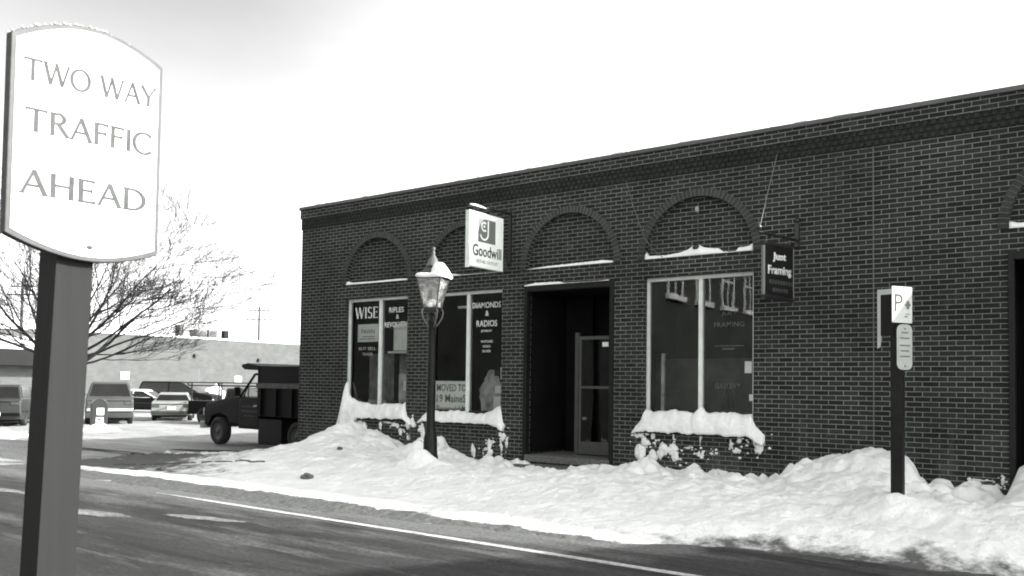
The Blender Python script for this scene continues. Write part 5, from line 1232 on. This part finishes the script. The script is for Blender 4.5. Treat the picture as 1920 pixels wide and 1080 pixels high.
# ---- building across the street (behind the camera's left; seen in the window glass)
ob = thing('opposite_building', 'dark brick building across the street seen only as reflections in the shop glass', 'building')
b = MB()
b.add([(2, -12.7, -.2), (2, -60, -.2), (2, -60, 9.5), (2, -12.7, 9.5)], [(0, 1, 2, 3)], [(12.7, 0), (60, 0), (60, 9.7), (12.7, 9.7)])
b.add([(2, -12.7, -.2), (-70, -12.7, -.2), (-70, -12.7, 9.5), (2, -12.7, 9.5)], [(0, 1, 2, 3)], [(0, 0), (72, 0), (72, 9.7), (0, 9.7)])
b.add([(-70, -12.7, -.2), (-70, -60, -.2), (-70, -60, 9.5), (-70, -12.7, 9.5)], [(0, 1, 2, 3)])
b.add([(2, -12.7, 9.5), (-70, -12.7, 9.5), (-70, -60, 9.5), (2, -60, 9.5)], [(0, 1, 2, 3)])
b.build('wall', M['oppbrick'], ob)
def sash(p0, ax, n, w_, z0, h_):
    p0 = Vector(p0); ax = Vector(ax); n = Vector(n)
    def bar(a0, a1, c0, c1, t=.06):
        P = [p0+ax*a0+n*.01, p0+ax*a1+n*.01]; b.prism([(0, c0), (a1-a0, c0), (a1-a0, c1), (0, c1)], P[0], ax, (0, 0, 1), n*t)
    b = MB(); f = .10
    bar(0, f, z0, z0+h_); bar(w_-f, w_, z0, z0+h_); bar(f, w_-f, z0+h_-f, z0+h_); bar(f, w_-f, z0+h_/2-.04, z0+h_/2+.04); bar(w_/2-.02, w_/2+.02, z0, z0+h_, .05)
    wo_ = b.build('window', M['white'], ob)
    b = MB(); bar(-.08, w_+.08, z0-.16, z0, .16); b.build('snowy_sill', M['snowclean'], wo_)
    b = MB(); bar(f, w_-f, z0, z0+h_-f, .012); b.build('window_glass', M['carglass'], wo_)
for y in (-13.75, -16.1, -18.45, -20.8, -23.15, -25.5): sash((2, y, 0), (0, -1, 0), (1, 0, 0), 1.25, 4.85, 1.9)

# ================================================================== TREE
tr = thing('bare_tree', 'leafless spreading tree behind the large traffic sign', 'tree', (-7.6, -1.45, -.1))
rt = random.Random(21)
bigs = MB(); twigs = MB()
view = Vector((-0.83, 0.45, 0)).normalized(); side = Vector((.807, .59, 0))
def branch(p, d, L, r, lvl, up_=.12):
    n = 7 if lvl < 3 else 4; pts = [p]; dd = d.normalized(); q = p.copy()
    for i in range(n):
        dd = (dd+Vector((rt.gauss(0, .10), rt.gauss(0, .10), rt.gauss(0, .08)+up_*.35))).normalized()
        q = q+dd*(L/n); pts.append(q.copy())
    rad = [max(.0045, r*(1-.72*i/n)) for i in range(n+1)]
    (bigs if lvl < 3 else twigs).tube(pts, rad, 7 if lvl < 2 else (5 if lvl < 3 else 3), False)
    if lvl >= 5: return
    m_ = [0, 6, 5, 5, 2][lvl]
    for k in range(m_):
        t = rt.uniform(.22, .97); i = min(n-1, int(t*n)); base = pts[i].lerp(pts[i+1], t*n-i)
        ang = rt.uniform(.35, .85); axis = (pts[i+1]-pts[i]).normalized()
        perp = axis.orthogonal().normalized(); perp = Matrix.Rotation(rt.uniform(0, 6.28), 3, axis) @ perp
        nd = axis*math.cos(ang)+perp*math.sin(ang)
        if nd.z < -.15: nd.z *= -.5
        branch(base, nd, L*rt.uniform(.42, .68), rad[i]*rt.uniform(.4, .6), lvl+1, up_)
bigs.tube([(0, 0, 0), (.03, .0, .8), (.0, .02, 1.5), (.02, 0, 2.05)], [.20, .15, .14, .13], 12)
F0 = Vector((.02, 0, 2.0))
for a_, el, L_, r_ in ((8, 36, 3.6, .055), (-12, 47, 3.5, .05), (4, 14, 3.3, .04), (15, 8, 2.8, .035), (-20, 28, 3.5, .045), (25, 55, 3.0, .045), (80, 55, 2.8, .04), (150, 50, 3.3, .05), (175, 35, 3.8, .055), (205, 25, 3.5, .05), (250, 50, 2.9, .045), (300, 45, 3.0, .045), (0, 24, 3.5, .042), (60, 75, 2.7, .045), (165, 62, 2.9, .045), (330, 60, 2.8, .045)):
    d = side*math.cos(R(a_))+view*math.sin(R(a_)); d = d*math.cos(R(el))+Vector((0, 0, math.sin(R(el))))
    branch(F0+Vector((0, 0, rt.uniform(-.35, .25))), d, L_, r_, 1)
bigs.build('trunk', M['bark'], tr, True); o = twigs.build('crown', M['bark'], tr)
